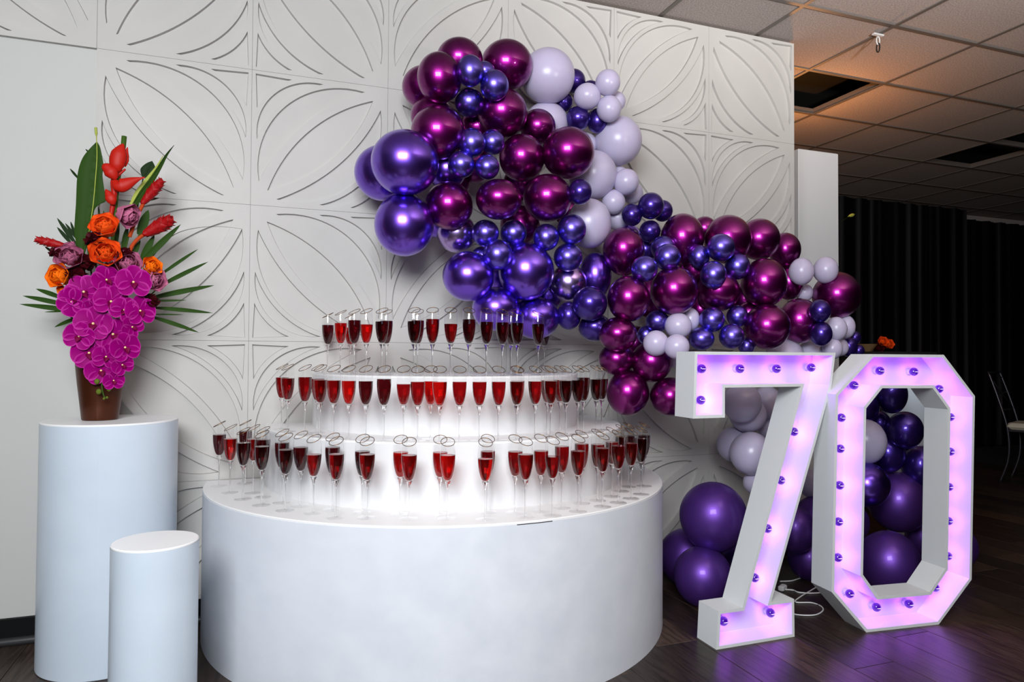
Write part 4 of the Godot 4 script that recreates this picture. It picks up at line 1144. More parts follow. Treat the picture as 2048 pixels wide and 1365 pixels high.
func wide_leaf(lefts: Array, mids: Array, rights: Array) -> ArrayMesh:
	var s := begin()
	s.set_smooth_group(0)
	var a := smooth_line(lefts, 4); var b := smooth_line(mids, 4); var c := smooth_line(rights, 4)
	var n := mini(a.size(), mini(b.size(), c.size()))
	for k in n - 1:
		for q in [[a, b], [b, c]]:
			for i in 3:
				var f := i / 3.0; var h := (i + 1) / 3.0
				var d0: float = 0.13 * q[0][k].distance_to(q[1][k]); var d1: float = 0.13 * q[0][k + 1].distance_to(q[1][k + 1])
				var bf := Vector3(0, 0, sin(PI * f)); var bh := Vector3(0, 0, sin(PI * h))
				quad(s, q[0][k].lerp(q[1][k], f) + bf * d0, q[0][k].lerp(q[1][k], h) + bh * d0, q[0][k + 1].lerp(q[1][k + 1], h) + bh * d1, q[0][k + 1].lerp(q[1][k + 1], f) + bf * d1)
	return done(s)

func rel(o: Vector3, a: Array) -> Array:
	return a.map(func(v): return v - o)

func build_flowers() -> void:
	var h := 1.485 * U
	var vase := thing("vase", "tapered copper-brown vase holding the tropical bouquet", "vase", Vector3(0.0730, h, 0.2210))
	part("body", lathe([Vector3(0, 0.001, 1), Vector3(0.0555, 0.001, 1), Vector3(0.0575, 0.004, 2), Vector3(0.064, 0.06, 2), Vector3(0.0725, 0.13, 2), Vector3(0.0785, 0.19, 2), Vector3(0.0815, 0.235, 2), Vector3(0.0825, 0.262, 2), Vector3(0.0800, 0.265, 3), Vector3(0.0785, 0.262, 4), Vector3(0.0745, 0.19, 4), Vector3(0.06, 0.06, 4), Vector3(0, 0.03, 5)], 48), M.vase_copper, vase)
	part("foot_ring", lathe([Vector3(0.05, 0.0, 1), Vector3(0.0545, 0.0, 1), Vector3(0.0555, 0.002, 1)], 40), M.grey_bead, vase)
	var tall := thing("tall_leaf", "tallest broad green leaf standing up at the bouquet's back", "leaf", Vector3(0.0577, 1.2549, 0.2410))
	var lo := tall.position
	part("blade", wide_leaf(rel(lo, [Vector3(0.0495, 1.8126, 0.2410), Vector3(0.0301, 1.7876, 0.2410), Vector3(0.0108, 1.7566, 0.2410), Vector3(-0.0011, 1.7202, 0.2410), Vector3(-0.0068, 1.6784, 0.2410), Vector3(-0.0082, 1.6289, 0.2410), Vector3(-0.0089, 1.5876, 0.2410), Vector3(-0.0113, 1.5340, 0.2410), Vector3(-0.0116, 1.4888, 0.2410), Vector3(-0.0021, 1.4442, 0.2410), Vector3(0.0173, 1.4136, 0.2410)]), rel(lo, [Vector3(0.0505, 1.8160, 0.2370), Vector3(0.0517, 1.7890, 0.2370), Vector3(0.0521, 1.7599, 0.2370), Vector3(0.0512, 1.7264, 0.2370), Vector3(0.0489, 1.6846, 0.2370), Vector3(0.0467, 1.6428, 0.2370), Vector3(0.0431, 1.5926, 0.2370), Vector3(0.0384, 1.5466, 0.2370), Vector3(0.0330, 1.5007, 0.2370), Vector3(0.0272, 1.4589, 0.2370), Vector3(0.0179, 1.4138, 0.2370)]), rel(lo, [Vector3(0.0535, 1.8131, 0.2410), Vector3(0.0617, 1.7973, 0.2410), Vector3(0.0672, 1.7729, 0.2410), Vector3(0.0740, 1.7318, 0.2410), Vector3(0.0712, 1.6982, 0.2410), Vector3(0.0766, 1.6528, 0.2410), Vector3(0.0835, 1.6076, 0.2410), Vector3(0.0530, 1.5843, 0.2410), Vector3(0.0406, 1.5253, 0.2410), Vector3(0.0367, 1.4754, 0.2410), Vector3(0.0201, 1.4130, 0.2410)])), M.leaf_green, tall)
	var rib: Array = rel(lo, smooth_line([Vector3(0.0476, 1.8645, 0.2410), Vector3(0.0494, 1.8418, 0.2410), Vector3(0.0509, 1.8155, 0.2388), Vector3(0.0520, 1.7885, 0.2388), Vector3(0.0525, 1.7594, 0.2388), Vector3(0.0515, 1.7260, 0.2388), Vector3(0.0493, 1.6842, 0.2388), Vector3(0.0470, 1.6424, 0.2388), Vector3(0.0435, 1.5923, 0.2388), Vector3(0.0388, 1.5463, 0.2388), Vector3(0.0334, 1.5004, 0.2388), Vector3(0.0276, 1.4587, 0.2388)], 3))
	part("midrib", tube(rib, range(rib.size()).map(func(i): return 0.0045 if i < 4 else 0.0016), 6), M.leaf_lime, tall)
	var dk := thing("small_leaf", "small dark diamond-shaped leaf behind the variegated blade", "leaf", Vector3(0.2043, 1.7284, 0.2000))
	lo = dk.position
	part("blade", wide_leaf(rel(lo, [Vector3(0.2221, 1.7744, 0.2000), Vector3(0.2019, 1.7628, 0.2000), Vector3(0.1850, 1.7426, 0.2000), Vector3(0.1865, 1.7234, 0.2000), Vector3(0.1912, 1.7109, 0.2000)]), rel(lo, [Vector3(0.2225, 1.7740, 0.2000), Vector3(0.2155, 1.7543, 0.2000), Vector3(0.2092, 1.7385, 0.2000), Vector3(0.2025, 1.7228, 0.2000), Vector3(0.1951, 1.7092, 0.2000)]), rel(lo, [Vector3(0.2229, 1.7736, 0.2000), Vector3(0.2321, 1.7538, 0.2000), Vector3(0.2273, 1.7360, 0.2000), Vector3(0.2160, 1.7219, 0.2000), Vector3(0.1989, 1.7082, 0.2000)])), M.leaf_dark, dk)
	part("stem", tube(rel(lo, [Vector3(0.1932, 1.7053, 0.2000), Vector3(0.1709, 1.5514, 0.2100)]), [0.002, 0.0025], 6), M.leaf_dark, dk)
	var vg := thing("striped_leaf", "long slim green blade with a cream-yellow edge leaning outward", "leaf", Vector3(0.1540, 1.5953, 0.2300))
	lo = vg.position
	part("blade", wide_leaf(rel(lo, [Vector3(0.1586, 1.5959, 0.2250), Vector3(0.1860, 1.6534, 0.2250), Vector3(0.2137, 1.6985, 0.2250), Vector3(0.2473, 1.7575, 0.2250), Vector3(0.2699, 1.7986, 0.2250), Vector3(0.2958, 1.8334, 0.2250)]), rel(lo, [Vector3(0.1632, 1.5955, 0.2180), Vector3(0.1945, 1.6492, 0.2180), Vector3(0.2225, 1.6924, 0.2180), Vector3(0.2535, 1.7535, 0.2180), Vector3(0.2730, 1.7965, 0.2180), Vector3(0.2958, 1.8354, 0.2180)]), rel(lo, [Vector3(0.1755, 1.5951, 0.2250), Vector3(0.2088, 1.6489, 0.2250), Vector3(0.2348, 1.6962, 0.2250), Vector3(0.2590, 1.7501, 0.2250), Vector3(0.2769, 1.7951, 0.2250), Vector3(0.2973, 1.8332, 0.2250)])), M.leaf_green, vg)
	part("pale_edge", wide_leaf(rel(lo, [Vector3(0.1524, 1.5948, 0.2280), Vector3(0.1696, 1.6449, 0.2280), Vector3(0.1953, 1.6876, 0.2280), Vector3(0.2363, 1.7471, 0.2280), Vector3(0.2588, 1.7880, 0.2280)]), rel(lo, [Vector3(0.1552, 1.5944, 0.2270), Vector3(0.1788, 1.6502, 0.2270), Vector3(0.2046, 1.6929, 0.2270), Vector3(0.2419, 1.7522, 0.2270), Vector3(0.2617, 1.7908, 0.2270)]), rel(lo, [Vector3(0.1592, 1.5953, 0.2260), Vector3(0.1865, 1.6528, 0.2260), Vector3(0.2143, 1.6979, 0.2260), Vector3(0.2478, 1.7569, 0.2260), Vector3(0.2631, 1.7933, 0.2260)])), M.leaf_lime, vg)
	var gr := thing("grass_blade", "long arching grass blade reaching farthest from the bouquet toward the drinks", "leaf", Vector3(0.2204, 1.4099, 0.2000))
	var gp := smooth_line([Vector3(0.2204, 1.4099, 0.2000), Vector3(0.2689, 1.4771, 0.2000), Vector3(0.3117, 1.5151, 0.2000), Vector3(0.3768, 1.5399, 0.1900), Vector3(0.4538, 1.5533, 0.1700), Vector3(0.5318, 1.5534, 0.1500)], 5)
	lo = gr.position
	part("blade", tube(rel(lo, gp), range(gp.size()).map(func(i): return 0.0042 * (1.0 - 0.8 * i / gp.size())), 6, 0.35, Vector3.UP), M.leaf_green, gr)
	var he := thing("heliconia", "tall orange-red heliconia with four boat-shaped bracts", "flower", Vector3(0.1071, 1.5385, 0.2560))
	lo = he.position
	part("stem", tube(rel(lo, smooth_line([Vector3(0.1361, 1.8449, 0.2360), Vector3(0.1330, 1.8023, 0.2360), Vector3(0.1266, 1.7342, 0.2360), Vector3(0.1200, 1.6830, 0.2360), Vector3(0.1139, 1.5985, 0.2360), Vector3(0.1011, 1.3990, 0.2360)], 4)), range(21).map(func(i): return 0.0085 if i < 5 else 0.006), 10), M.stem_green, he)
	part("bract", tube(rel(lo, smooth_line([Vector3(0.1229, 1.7099, 0.2560), Vector3(0.1188, 1.7367, 0.2560), Vector3(0.1220, 1.7662, 0.2560), Vector3(0.1290, 1.7921, 0.2560), Vector3(0.1371, 1.8127, 0.2560)], 4)), [0.0033, 0.0098, 0.0163, 0.0228, 0.0249, 0.0259, 0.0270, 0.0271, 0.0265, 0.0260, 0.0243, 0.0206, 0.0170, 0.0133, 0.0093, 0.0053, 0.0012], 14, 0.60), M.heliconia_red, he)
	part("bract", tube(rel(lo, smooth_line([Vector3(0.1430, 1.7333, 0.2460), Vector3(0.1426, 1.7627, 0.2460), Vector3(0.1449, 1.7839, 0.2460), Vector3(0.1490, 1.8046, 0.2460)], 4)), [0.0017, 0.0050, 0.0083, 0.0116, 0.0113, 0.0111, 0.0108, 0.0091, 0.0075, 0.0058, 0.0041, 0.0025, 0.0008], 14, 0.60), M.heliconia_red, he)
	part("bract", tube(rel(lo, smooth_line([Vector3(0.1168, 1.6810, 0.2610), Vector3(0.1074, 1.6968, 0.2610), Vector3(0.0963, 1.7124, 0.2610), Vector3(0.0834, 1.7256, 0.2610), Vector3(0.0764, 1.7332, 0.2610)], 4)), [0.0033, 0.0077, 0.0121, 0.0165, 0.0191, 0.0212, 0.0232, 0.0231, 0.0216, 0.0200, 0.0185, 0.0169, 0.0153, 0.0133, 0.0094, 0.0055, 0.0017], 14, 0.60), M.heliconia_red, he)
	part("bract", tube(rel(lo, smooth_line([Vector3(0.1094, 1.6759, 0.2710), Vector3(0.1242, 1.6607, 0.2710), Vector3(0.1424, 1.6623, 0.2710), Vector3(0.1679, 1.6772, 0.2710), Vector3(0.1900, 1.6884, 0.2710), Vector3(0.2092, 1.6957, 0.2710)], 4)), [0.0041, 0.0091, 0.0141, 0.0191, 0.0217, 0.0232, 0.0247, 0.0252, 0.0237, 0.0222, 0.0207, 0.0183, 0.0158, 0.0133, 0.0110, 0.0087, 0.0065, 0.0046, 0.0035, 0.0024, 0.0012], 14, 0.60), M.heliconia_red, he)
	part("bract", tube(rel(lo, smooth_line([Vector3(0.1117, 1.5902, 0.2660), Vector3(0.1042, 1.6082, 0.2660), Vector3(0.0967, 1.6242, 0.2660), Vector3(0.0856, 1.6431, 0.2660)], 4)), [0.0033, 0.0077, 0.0122, 0.0166, 0.0171, 0.0177, 0.0183, 0.0160, 0.0138, 0.0116, 0.0082, 0.0047, 0.0012], 14, 0.60), M.heliconia_red, he)
	part("stalk", tube(rel(lo, smooth_line([Vector3(0.1432, 1.7249, 0.2460), Vector3(0.1214, 1.7018, 0.2460), Vector3(0.1052, 1.6793, 0.2460), Vector3(0.1095, 1.6379, 0.2460), Vector3(0.1064, 1.6001, 0.2460), Vector3(0.1006, 1.5496, 0.2460), Vector3(0.1043, 1.4956, 0.2460)], 4)), [0.0033, 0.0039, 0.0046, 0.0052, 0.0058, 0.0064, 0.0071, 0.0077, 0.0083, 0.0087, 0.0091, 0.0095, 0.0100, 0.0097, 0.0095, 0.0093, 0.0091, 0.0085, 0.0079, 0.0073, 0.0066, 0.0062, 0.0058, 0.0054, 0.0050], 14, 1.00), M.heliconia_red, he)
	ginger([Vector3(0.1559, 1.4862, 0.2210), Vector3(0.1738, 1.5468, 0.2210), Vector3(0.1883, 1.5862, 0.2210), Vector3(0.2029, 1.6215, 0.2210)], Vector3(0.2029, 1.6215, 0.2210), Vector3(0.2660, 1.7121, 0.2210), 0.0436, "upper red torch ginger flower, beside the variegated blade")
	ginger([Vector3(0.1530, 1.4086, 0.2310), Vector3(0.1654, 1.4515, 0.2310), Vector3(0.1874, 1.4824, 0.2310), Vector3(0.2173, 1.5056, 0.2310)], Vector3(0.2135, 1.5032, 0.2310), Vector3(0.3009, 1.5637, 0.2310), 0.0581, "middle red torch ginger flower, pointing toward the drinks")
	ginger([Vector3(0.0239, 1.3909, 0.2510), Vector3(-0.0048, 1.4098, 0.2510), Vector3(-0.0261, 1.4250, 0.2510), Vector3(-0.0421, 1.4383, 0.2510)], Vector3(-0.0421, 1.4383, 0.2510), Vector3(-0.1355, 1.4580, 0.2510), 0.0353, "red torch ginger flower pointing away from the drinks, over the mauve rose")
	rose(Vector3(0.1550, 1.5565, 0.2710), Vector3(0.75, -0.35, 0.45), 0.0425, "rose_mauve", "mauve rose seen sideways below the heliconia", "mauve roses of the bouquet")
	rose(Vector3(-0.0135, 1.3927, 0.2910), Vector3(-0.10, 0.35, 1.00), 0.0443, "rose_mauve", "mauve rose next to the outward-pointing torch ginger", "mauve roses of the bouquet")
	rose(Vector3(0.1643, 1.3800, 0.2910), Vector3(0.25, 0.40, 1.00), 0.0443, "rose_mauve", "mauve rose directly above the topmost fuchsia orchids", "mauve roses of the bouquet")
	rose(Vector3(0.2442, 1.3281, 0.2910), Vector3(0.55, 0.10, 0.90), 0.0407, "rose_mauve", "mauve rose below the amber one on the drinks side", "mauve roses of the bouquet")
	rose(Vector3(-0.0241, 1.4338, 0.2610), Vector3(-0.30, 0.80, 0.50), 0.0230, "rose_mauve", "little mauve rosebud tucked behind the torch ginger", "mauve roses of the bouquet")
	rose(Vector3(0.0892, 1.5086, 0.2810), Vector3(-0.15, 0.45, 0.90), 0.0460, "rose_orange", "upper orange rose at the broad leaf's edge", "orange roses of the bouquet")
	rose(Vector3(0.0961, 1.4113, 0.3060), Vector3(0.10, 0.30, 1.00), 0.0496, "rose_orange", "big bright orange rose in the bouquet's middle", "orange roses of the bouquet")
	rose(Vector3(-0.0416, 1.3286, 0.2910), Vector3(-0.50, 0.15, 0.90), 0.0407, "rose_amber", "amber-orange rose at the bouquet's outer edge near the wall corner", "orange roses of the bouquet")
	rose(Vector3(0.2369, 1.3747, 0.2910), Vector3(0.50, 0.35, 0.80), 0.0336, "rose_amber", "amber-orange rose above the mauve one on the drinks side", "orange roses of the bouquet")
	rose(Vector3(-0.0345, 1.2824, 0.2810), Vector3(-0.40, -0.20, 0.90), 0.0177, "rose_amber", "tiny amber bud under the outer amber rose", "orange roses of the bouquet")
	ruffle(Vector3(0.0271, 1.3756, 0.2810), 0.0478, "burgundy bloom beside the big orange rose, toward the wall corner")
	ruffle(Vector3(0.0040, 1.3261, 0.2810), 0.0526, "burgundy bloom above the upper orchids, toward the wall corner")
	ruffle(Vector3(0.0591, 1.4555, 0.2810), 0.0454, "burgundy bloom between the two orange roses")
	ruffle(Vector3(0.1519, 1.4101, 0.2810), 0.0406, "burgundy bloom behind the upper mauve rose pair")
	ruffle(Vector3(0.2329, 1.2488, 0.2810), 0.0430, "burgundy bloom at the orchids' drinks-side edge")
	ruffle(Vector3(-0.0550, 1.4056, 0.2810), 0.0311, "small burgundy bloom under the outward torch ginger")
	ruffle(Vector3(0.1157, 1.3502, 0.2810), 0.0478, "burgundy bloom deep in the bouquet behind the orchids")
	ruffle(Vector3(0.0627, 1.2175, 0.2810), 0.0573, "burgundy bloom at the bouquet's heart above the vase")
	frond("palm frond fanning toward the drinks beside the orchids", [[Vector3(0.2531, 1.3505, 0.2200), Vector3(0.3820, 1.4596, 0.2000), 0.0060, 0.004], [Vector3(0.2569, 1.3141, 0.2200), Vector3(0.4170, 1.4132, 0.2000), 0.0081, 0.004], [Vector3(0.2298, 1.2694, 0.2200), Vector3(0.4389, 1.3251, 0.2000), 0.0099, 0.004], [Vector3(0.2319, 1.2583, 0.2100), Vector3(0.3446, 1.2658, 0.2000), 0.0039, 0.000], [Vector3(0.2417, 1.2333, 0.2200), Vector3(0.4351, 1.2202, 0.2000), 0.0078, 0.004], [Vector3(0.2408, 1.2102, 0.2100), Vector3(0.3361, 1.2113, 0.2000), 0.0027, 0.000], [Vector3(0.2324, 1.2003, 0.2200), Vector3(0.3889, 1.1453, 0.2000), 0.0078, 0.006]], "leaf_green")
	frond("palm frond fanning toward the wall corner beside the orchids", [[Vector3(-0.0287, 1.2330, 0.2400), Vector3(-0.1670, 1.2629, 0.2200), 0.0085, 0.004], [Vector3(-0.0441, 1.2569, 0.2400), Vector3(-0.1287, 1.2884, 0.2200), 0.0081, 0.004], [Vector3(0.0124, 1.2115, 0.2400), Vector3(-0.1760, 1.2339, 0.2200), 0.0089, 0.004], [Vector3(-0.0359, 1.2119, 0.2400), Vector3(-0.1021, 1.2090, 0.2200), 0.0027, 0.000], [Vector3(0.0051, 1.1921, 0.2400), Vector3(-0.0718, 1.1564, 0.2200), 0.0064, 0.004]], "leaf_green")
	frond("upright palm frond behind the outward torch ginger", [[Vector3(-0.0107, 1.4499, 0.2200), Vector3(-0.0724, 1.5413, 0.2100), 0.0074, 0.000], [Vector3(-0.0244, 1.4508, 0.2200), Vector3(-0.0719, 1.5092, 0.2100), 0.0064, 0.000], [Vector3(-0.0064, 1.4660, 0.2200), Vector3(-0.0475, 1.5250, 0.2100), 0.0053, 0.000], [Vector3(-0.0143, 1.4832, 0.2200), Vector3(-0.0309, 1.5315, 0.2100), 0.0044, 0.000], [Vector3(-0.0067, 1.6820, 0.2200), Vector3(-0.0383, 1.7211, 0.2000), 0.0042, 0.000], [Vector3(0.0241, 1.7775, 0.2200), Vector3(0.0090, 1.7957, 0.2000), 0.0028, 0.000], [Vector3(-0.0736, 1.4128, 0.2200), Vector3(-0.1077, 1.4385, 0.2100), 0.0046, 0.000], [Vector3(-0.0698, 1.3658, 0.2200), Vector3(-0.0873, 1.3749, 0.2100), 0.0046, 0.000]], "leaf_dark")
	frond("palm frond rising between the torch gingers", [[Vector3(0.1939, 1.3950, 0.2200), Vector3(0.3223, 1.5465, 0.2100), 0.0115, 0.000], [Vector3(0.1925, 1.4017, 0.2100), Vector3(0.2338, 1.5026, 0.2000), 0.0124, 0.000], [Vector3(0.1766, 1.6195, 0.2000), Vector3(0.2488, 1.6423, 0.1900), 0.0053, 0.000], [Vector3(0.1832, 1.4993, 0.2000), Vector3(0.2115, 1.5949, 0.1900), 0.0159, 0.000], [Vector3(0.1617, 1.4042, 0.2200), Vector3(0.1883, 1.4813, 0.2000), 0.0089, 0.000], [Vector3(0.1325, 1.4401, 0.2100), Vector3(0.1472, 1.5333, 0.2000), 0.0089, 0.000], [Vector3(0.1070, 1.4400, 0.2000), Vector3(0.1181, 1.5494, 0.2000), 0.0071, 0.000], [Vector3(0.0828, 1.4747, 0.2000), Vector3(0.0685, 1.5819, 0.2000), 0.0071, 0.000], [Vector3(0.0668, 1.4917, 0.2000), Vector3(0.0511, 1.5949, 0.2000), 0.0053, 0.000]], "leaf_green")
	orchid_spray("cascading spray of fuchsia orchids spilling over the vase front", [Vector3(0.0806, 1.1845, 0.2510), Vector3(0.0882, 1.1569, 0.2910), Vector3(0.1001, 1.1052, 0.3110), Vector3(0.0932, 1.0371, 0.3110), Vector3(0.0923, 0.9692, 0.3110), Vector3(0.0960, 0.9329, 0.3110), Vector3(0.1039, 0.9102, 0.3110)], [[Vector3(0.1035, 1.3187, 0.3260), 0.0506, 0.35, 0.15, 0.50], [Vector3(0.1876, 1.3133, 0.3374), 0.0575, 0.10, 0.05, 0.00], [Vector3(0.0359, 1.2751, 0.3187), 0.0596, -0.30, 0.10, 0.60], [Vector3(0.0016, 1.2402, 0.3194), 0.0506, -0.50, -0.10, 1.80], [Vector3(0.1205, 1.2441, 0.3376), 0.0554, 0.10, 0.00, -0.30], [Vector3(0.0693, 1.2217, 0.3251), 0.0373, 0.00, -0.40, 0.00], [Vector3(0.2062, 1.2161, 0.3150), 0.0532, 0.35, 0.00, 0.15], [Vector3(0.1603, 1.2169, 0.3340), 0.0453, 0.10, -0.10, -0.50], [Vector3(0.0675, 1.1673, 0.3318), 0.0596, -0.05, 0.05, -0.20], [Vector3(0.1242, 1.1328, 0.3142), 0.0596, 0.10, -0.05, 0.50], [Vector3(0.1844, 1.1585, 0.3278), 0.0415, 0.50, -0.10, 0.90], [Vector3(0.0283, 1.1240, 0.3366), 0.0490, -0.30, -0.10, -0.30], [Vector3(0.0894, 1.1050, 0.3173), 0.0319, 0.00, -0.30, 0.20], [Vector3(0.0552, 1.0677, 0.3210), 0.0554, -0.10, -0.05, 0.20], [Vector3(0.1648, 1.0874, 0.3379), 0.0522, 0.40, -0.10, 0.30], [Vector3(0.1062, 1.0553, 0.3233), 0.0437, 0.10, -0.10, -0.20], [Vector3(0.0906, 1.0078, 0.3158), 0.0511, 0.00, -0.10, 0.25], [Vector3(0.1573, 1.0275, 0.3353), 0.0383, 0.40, -0.20, 0.50], [Vector3(0.1313, 0.9741, 0.3302), 0.0351, 0.20, -0.30, 0.10]], [[Vector3(0.0644, 1.0318, 0.3210), 0.0084], [Vector3(0.0802, 0.9705, 0.3210), 0.0093], [Vector3(0.0859, 0.9358, 0.3210), 0.0089], [Vector3(0.1163, 0.9445, 0.3210), 0.0079], [Vector3(0.1017, 0.9117, 0.3210), 0.0042], [Vector3(0.1107, 0.9152, 0.3210), 0.0042], [Vector3(0.0433, 1.2041, 0.3210), 0.0075]])

func orchid_spray(label: String, stem_pts: Array, blossoms: Array, buds: Array) -> void:
	var o: Vector3 = stem_pts[0]
	var t := thing("orchid_spray", label, "orchid", o, 0.0)
	var pts := smooth_line(stem_pts.map(func(v): return v - o), 6)
	part("stem", tube(pts, pts.map(func(_v): return 0.0022), 6), M.stem_green, t)
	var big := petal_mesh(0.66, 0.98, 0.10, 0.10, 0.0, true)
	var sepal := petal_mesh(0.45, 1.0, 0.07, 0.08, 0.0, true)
	var lip := petal_mesh(0.2, 0.42, 0.1, 0.18, 1.0)
	var column := lathe([Vector3(0, -0.02, 1), Vector3(0.06, 0.0, 1), Vector3(0.075, 0.06, 1), Vector3(0.04, 0.11, 1), Vector3(0, 0.125, 1)], 10)
	for b in blossoms:   # centre, radius, yaw, pitch, roll
		var blossom := part("blossom", column, M.orchid_yellow, t, b[0] - o)
		var n := Vector3(0.22, 0.0, 1.0).rotated(Vector3.UP, b[2]).rotated(Vector3.RIGHT, -b[3])
		blossom.basis = facing(n, b[4]) * Basis(Vector3.RIGHT, PI / 2).scaled(Vector3.ONE * b[1])
		for k in 6:
			# around the face: dorsal sepal, two big petals, two lower sepals, lip
			var ang: float = [0.0, 1.35, -1.35, 2.35, -2.35, PI][k]
			var mesh: Mesh = [sepal, big, big, sepal, sepal, lip][k]
			var fwd: float = [0.18, 0.1, 0.1, 0.2, 0.2, 0.75][k]
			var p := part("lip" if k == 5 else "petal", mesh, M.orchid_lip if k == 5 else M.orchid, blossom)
			# blossom's own axes: +y is the way it faces
			p.transform = Transform3D(Basis(Vector3.UP, PI + ang), Vector3(0, [-0.03, 0.02, 0.02, -0.02, -0.02, 0.03][k], 0)) * Transform3D(Basis(Vector3.RIGHT, PI / 2 - fwd), Vector3(0, 0, 0.03))
	for b in buds:
		var r: float = b[1]
		part("bud", lathe([Vector3(0, -r * 1.2, 1), Vector3(r * 0.7, -r * 0.8, 1), Vector3(r, 0, 1), Vector3(r * 0.75, r * 0.7, 1), Vector3(0, r * 1.1, 1)], 12), M.bud_green, t, b[0] - o)

func ruffle(at: Vector3, r: float, label: String) -> void:
	var t := thing("carnation", label, "flower", at, 0.0, "burgundy filler blooms")
	var p := petal_mesh(0.3, 0.8, 0.1, 0.16)
	for k in 26:
		var y := 1.0 - 1.7 * k / 26.0
		var a := k * 2.4
		var n := Vector3(sin(a) * sqrt(maxf(0, 1 - y * y)), y * 0.7, cos(a) * sqrt(maxf(0, 1 - y * y)) + 0.25)
		var q := part("petal", p, M.burgundy, t)
		q.basis = along(n) * Basis(Vector3.UP, k * 1.3).scaled(Vector3.ONE * r)
	part("heart", lathe([Vector3(0, -0.5 * r, 1), Vector3(0.45 * r, -0.2 * r, 1), Vector3(0.5 * r, 0.2 * r, 1), Vector3(0, 0.5 * r, 1)], 10), M.burgundy, t)

# ---------------------------------------------------------------- the room beyond
func build_back_room() -> void:
	# white column past the wall's end
	var col := thing("column", "square white column standing past the end of the panelled wall", "column", Vector3(3.8567, 0.0000, -0.4460))
	part("shaft", chamfer_box(Vector3(0.3162, 2.3469, 0.22), 0.004), M.pillar_white, col)
	# pedestal behind the zero
	var ped := thing("pedestal", "white pedestal hidden among the balloons behind the marquee zero", "pedestal", Vector3(4.1114, 0.0000, 0.0896))
	part("body", lathe([Vector3(0, 0, 1), Vector3(0.125, 0, 1), Vector3(0.125, 0.940, 2), Vector3(0, 0.940, 3)], 48), M.plinth_white, ped)
	# amber floor lamp in the gap behind the wall
	var lamp := thing("floor_lamp", "amber shaded floor lamp glimpsed between the wall end and white column", "lamp", Vector3(3.9648, 0.0000, -0.6160))
	var lh := 2.2671
	part("base", lathe([Vector3(0, 0, 1), Vector3(0.13, 0, 1), Vector3(0.13, 0.015, 2), Vector3(0.02, 0.03, 3), Vector3(0, 0.03, 4)], 24), M.brass, lamp)
	part("pole", lathe([Vector3(0.03, 0.02, 1), Vector3(0.03, lh - 0.1, 1)], 12), M.brass, lamp)
	part("shade", lathe([Vector3(0.11, lh - 0.04, 1), Vector3(0.085, lh + 0.07, 1)], 28), M.amber_shade, lamp)
	var al := OmniLight3D.new()
	al.name = "glow"
	lamp.add_child(al)
	al.position = Vector3(0, lh + 0.09, 0)
	al.light_color = Color(1.0, 0.68, 0.38)
	al.light_energy = 0.5
	al.light_size = 0.04
	al.omni_range = 8.0
	al.omni_attenuation = 2.0
	al.shadow_enabled = true
	# black drapes along the far side
	drape("floor-length black satin drape, the wide one behind the balloons", 6.3, 14.9, -4.85, 4.985)
	drape("floor-length black satin drape at the far corner under a pale bulkhead", 14.95, 18.8, -5.1, 4.86)
	struct("trim_2", box_mesh(Vector3(14.8, 4.6, -5.75) * U, Vector3(18.9, 5.01, -5.3) * U), M.tile)
	# tall cocktail table with a low bowl and flowers
	var o := Vector3(4.841, 0, -0.784)
	var tab := thing("cocktail_table", "tall cocktail table under a black cloth by the drapes", "table", o)
	var th := 1.1068
	part("table_top", lathe([Vector3(0, th - 0.03, 1), Vector3(0.36, th - 0.03, 1), Vector3(0.36, th, 2), Vector3(0, th, 3)], 40), M.black_cloth, tab)
	part("cloth", lathe([Vector3(0.34, 0.0, 1), Vector3(0.26, 0.3, 1), Vector3(0.28, 0.6, 1), Vector3(0.355, th - 0.035, 1)], 40), M.black_cloth, tab)
	var bw := thing("bowl", "small pale gold bowl on the cocktail table", "bowl", Vector3(4.7217, 1.1068, -0.7840))
	part("body", lathe([Vector3(0, 0, 1), Vector3(0.035, 0, 1), Vector3(0.05, 0.02, 2), Vector3(0.07, 0.05, 2), Vector3(0.073, 0.055, 2), Vector3(0.068, 0.053, 3), Vector3(0.04, 0.018, 3), Vector3(0, 0.012, 3)], 28), M.bowl_gold, bw)
	part("handle", tube([Vector3(-0.07, 0.045, 0), Vector3(-0.1, 0.05, 0), Vector3(-0.125, 0.046, 0)], [0.006, 0.007, 0.004], 8), M.bowl_gold, bw)
	var fl := [Vector3(4.8413, 1.1802, -0.7540), Vector3(4.8991, 1.1626, -0.7540), Vector3(4.8026, 1.1326, -0.7540)]
	var k := 0
	for p: Vector3 in fl:
		var names := ["higher orange bloom beside the pale gold bowl on the cocktail table", "lower orange bloom beside the pale gold bowl, toward the drapes", "dark red bloom lying nearest the pale gold bowl"]
		rose(p, Vector3(-0.4, 0.35, 1), 0.036, ["rose_orange", "rose_orange", "burgundy"][k], names[k], "blooms on the cocktail table")
		k += 1
	var stalk := thing("flower_stalk", "single thin stalk with a pale bud against the black drape", "flower", Vector3(4.4469, 1.1068, -0.8840))
	var sp := smooth_line([Vector3.ZERO, Vector3(0.0500, 0.8113, 0.0000), Vector3(0.1396, 0.9415, 0.0000), Vector3(0.2444, 1.0044, 0.0000)], 6)
	part("stem", tube(sp, sp.map(func(_v): return 0.0022), 6), M.leaf_dark, stalk)
	var bd := part("bud", lathe([Vector3(0, -0.035, 1), Vector3(0.011, -0.012, 1), Vector3(0.013, 0.008, 1), Vector3(0, 0.035, 1)], 12), M.leaf_lime, stalk, Vector3(0.2444, 1.0044, 0.0000))
	bd.basis = along(Vector3(1.0, 0.35, 0.2))
	# a lone chair
	var c := thing("banquet_chair", "slim silver cross-back chair with a cream seat beside the drapes", "chair", Vector3(6.7679, 0.0000, -1.1473), 0.374)
	var w := 0.18
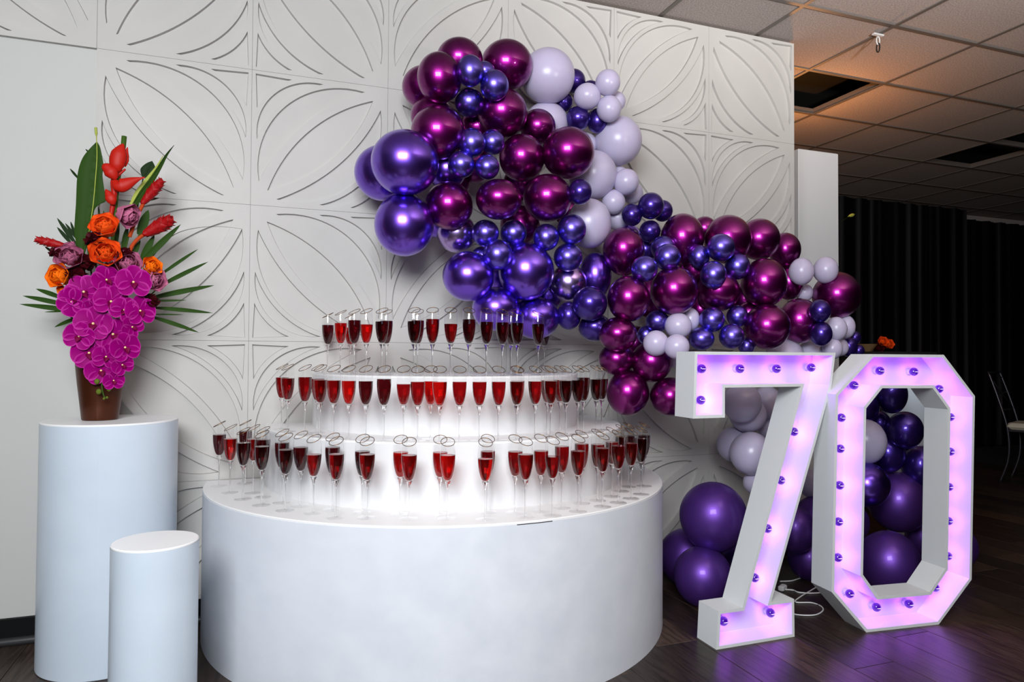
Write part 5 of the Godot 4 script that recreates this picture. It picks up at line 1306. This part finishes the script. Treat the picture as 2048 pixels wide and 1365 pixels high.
	for sx in [-1.0, 1.0]:
		var rear := smooth_line([Vector3(sx * w, 0, -0.05), Vector3(sx * w, 0.22, 0.015), Vector3(sx * w, 0.46, 0.01), Vector3(sx * w, 0.7, -0.05), Vector3(sx * w * 0.95, 0.95, -0.13)], 5)
		part("rear_leg", tube(rear, rear.map(func(_v): return 0.011), 8), M.chair_silver, c)
		var fr := smooth_line([Vector3(sx * w * 1.05, 0, 0.42), Vector3(sx * w * 1.05, 0.25, 0.39), Vector3(sx * w, 0.45, 0.38)], 4)
		part("front_leg", tube(fr, fr.map(func(_v): return 0.011), 8), M.chair_silver, c)
		part("cross_bar", tube([Vector3(-sx * w, 0.62, -0.03), Vector3(sx * w * 0.95, 0.9, -0.115)], [0.006, 0.006], 6), M.chair_silver, c)
	for yy in [0.62, 0.76, 0.94]:
		part("back_rail", tube([Vector3(-w, yy, -0.03 - (yy - 0.62) * 0.3), Vector3(w, yy, -0.03 - (yy - 0.62) * 0.3)], [0.007, 0.007], 6), M.chair_silver, c)
	part("seat_frame", chamfer_box(Vector3(0.38, 0.02, 0.4), 0.005), M.chair_silver, c, Vector3(0, 0.44, 0.2))
	part("seat_cushion", chamfer_box(Vector3(0.4, 0.055, 0.41), 0.022), M.seat_cream, c, Vector3(0, 0.46, 0.2))

func drape(label: String, x0: float, x1: float, z: float, top: float) -> void:
	var t := thing("drape", label, "curtain", Vector3(x0, 0, z) * U)
	var s := begin()
	s.set_smooth_group(0)
	var n := int((x1 - x0) * 26)
	var pts := []
	for k in n + 1:
		var x := (x1 - x0) * k / n * U
		var ph := x * 26.0 + 0.9 * sin(x * 3.1) + 0.5 * sin(x * 7.7)
		pts.append([x, 0.028 * sin(ph) + 0.012 * sin(ph * 2.3 + 1.0) + 0.006 * sin(x * 71.0)])
	var ys := [0.01, 0.5, 1.2, 2.0, top * U]
	for k in n:
		for j in 4:
			var f: float = 0.75 + 0.25 * (1.0 - float(j) / 4.0); var g: float = 0.75 + 0.25 * (1.0 - float(j + 1) / 4.0)
			quad(s, Vector3(pts[k][0], ys[j], pts[k][1] * f), Vector3(pts[k + 1][0], ys[j], pts[k + 1][1] * f), Vector3(pts[k + 1][0], ys[j + 1], pts[k + 1][1] * g), Vector3(pts[k][0], ys[j + 1], pts[k][1] * g))
	part("fabric", done(s), M.curtain, t)
	part("heading", box_mesh(Vector3(0, top * U - 0.05, -0.05), Vector3((x1 - x0) * U, top * U, -0.035)), M.curtain, t)
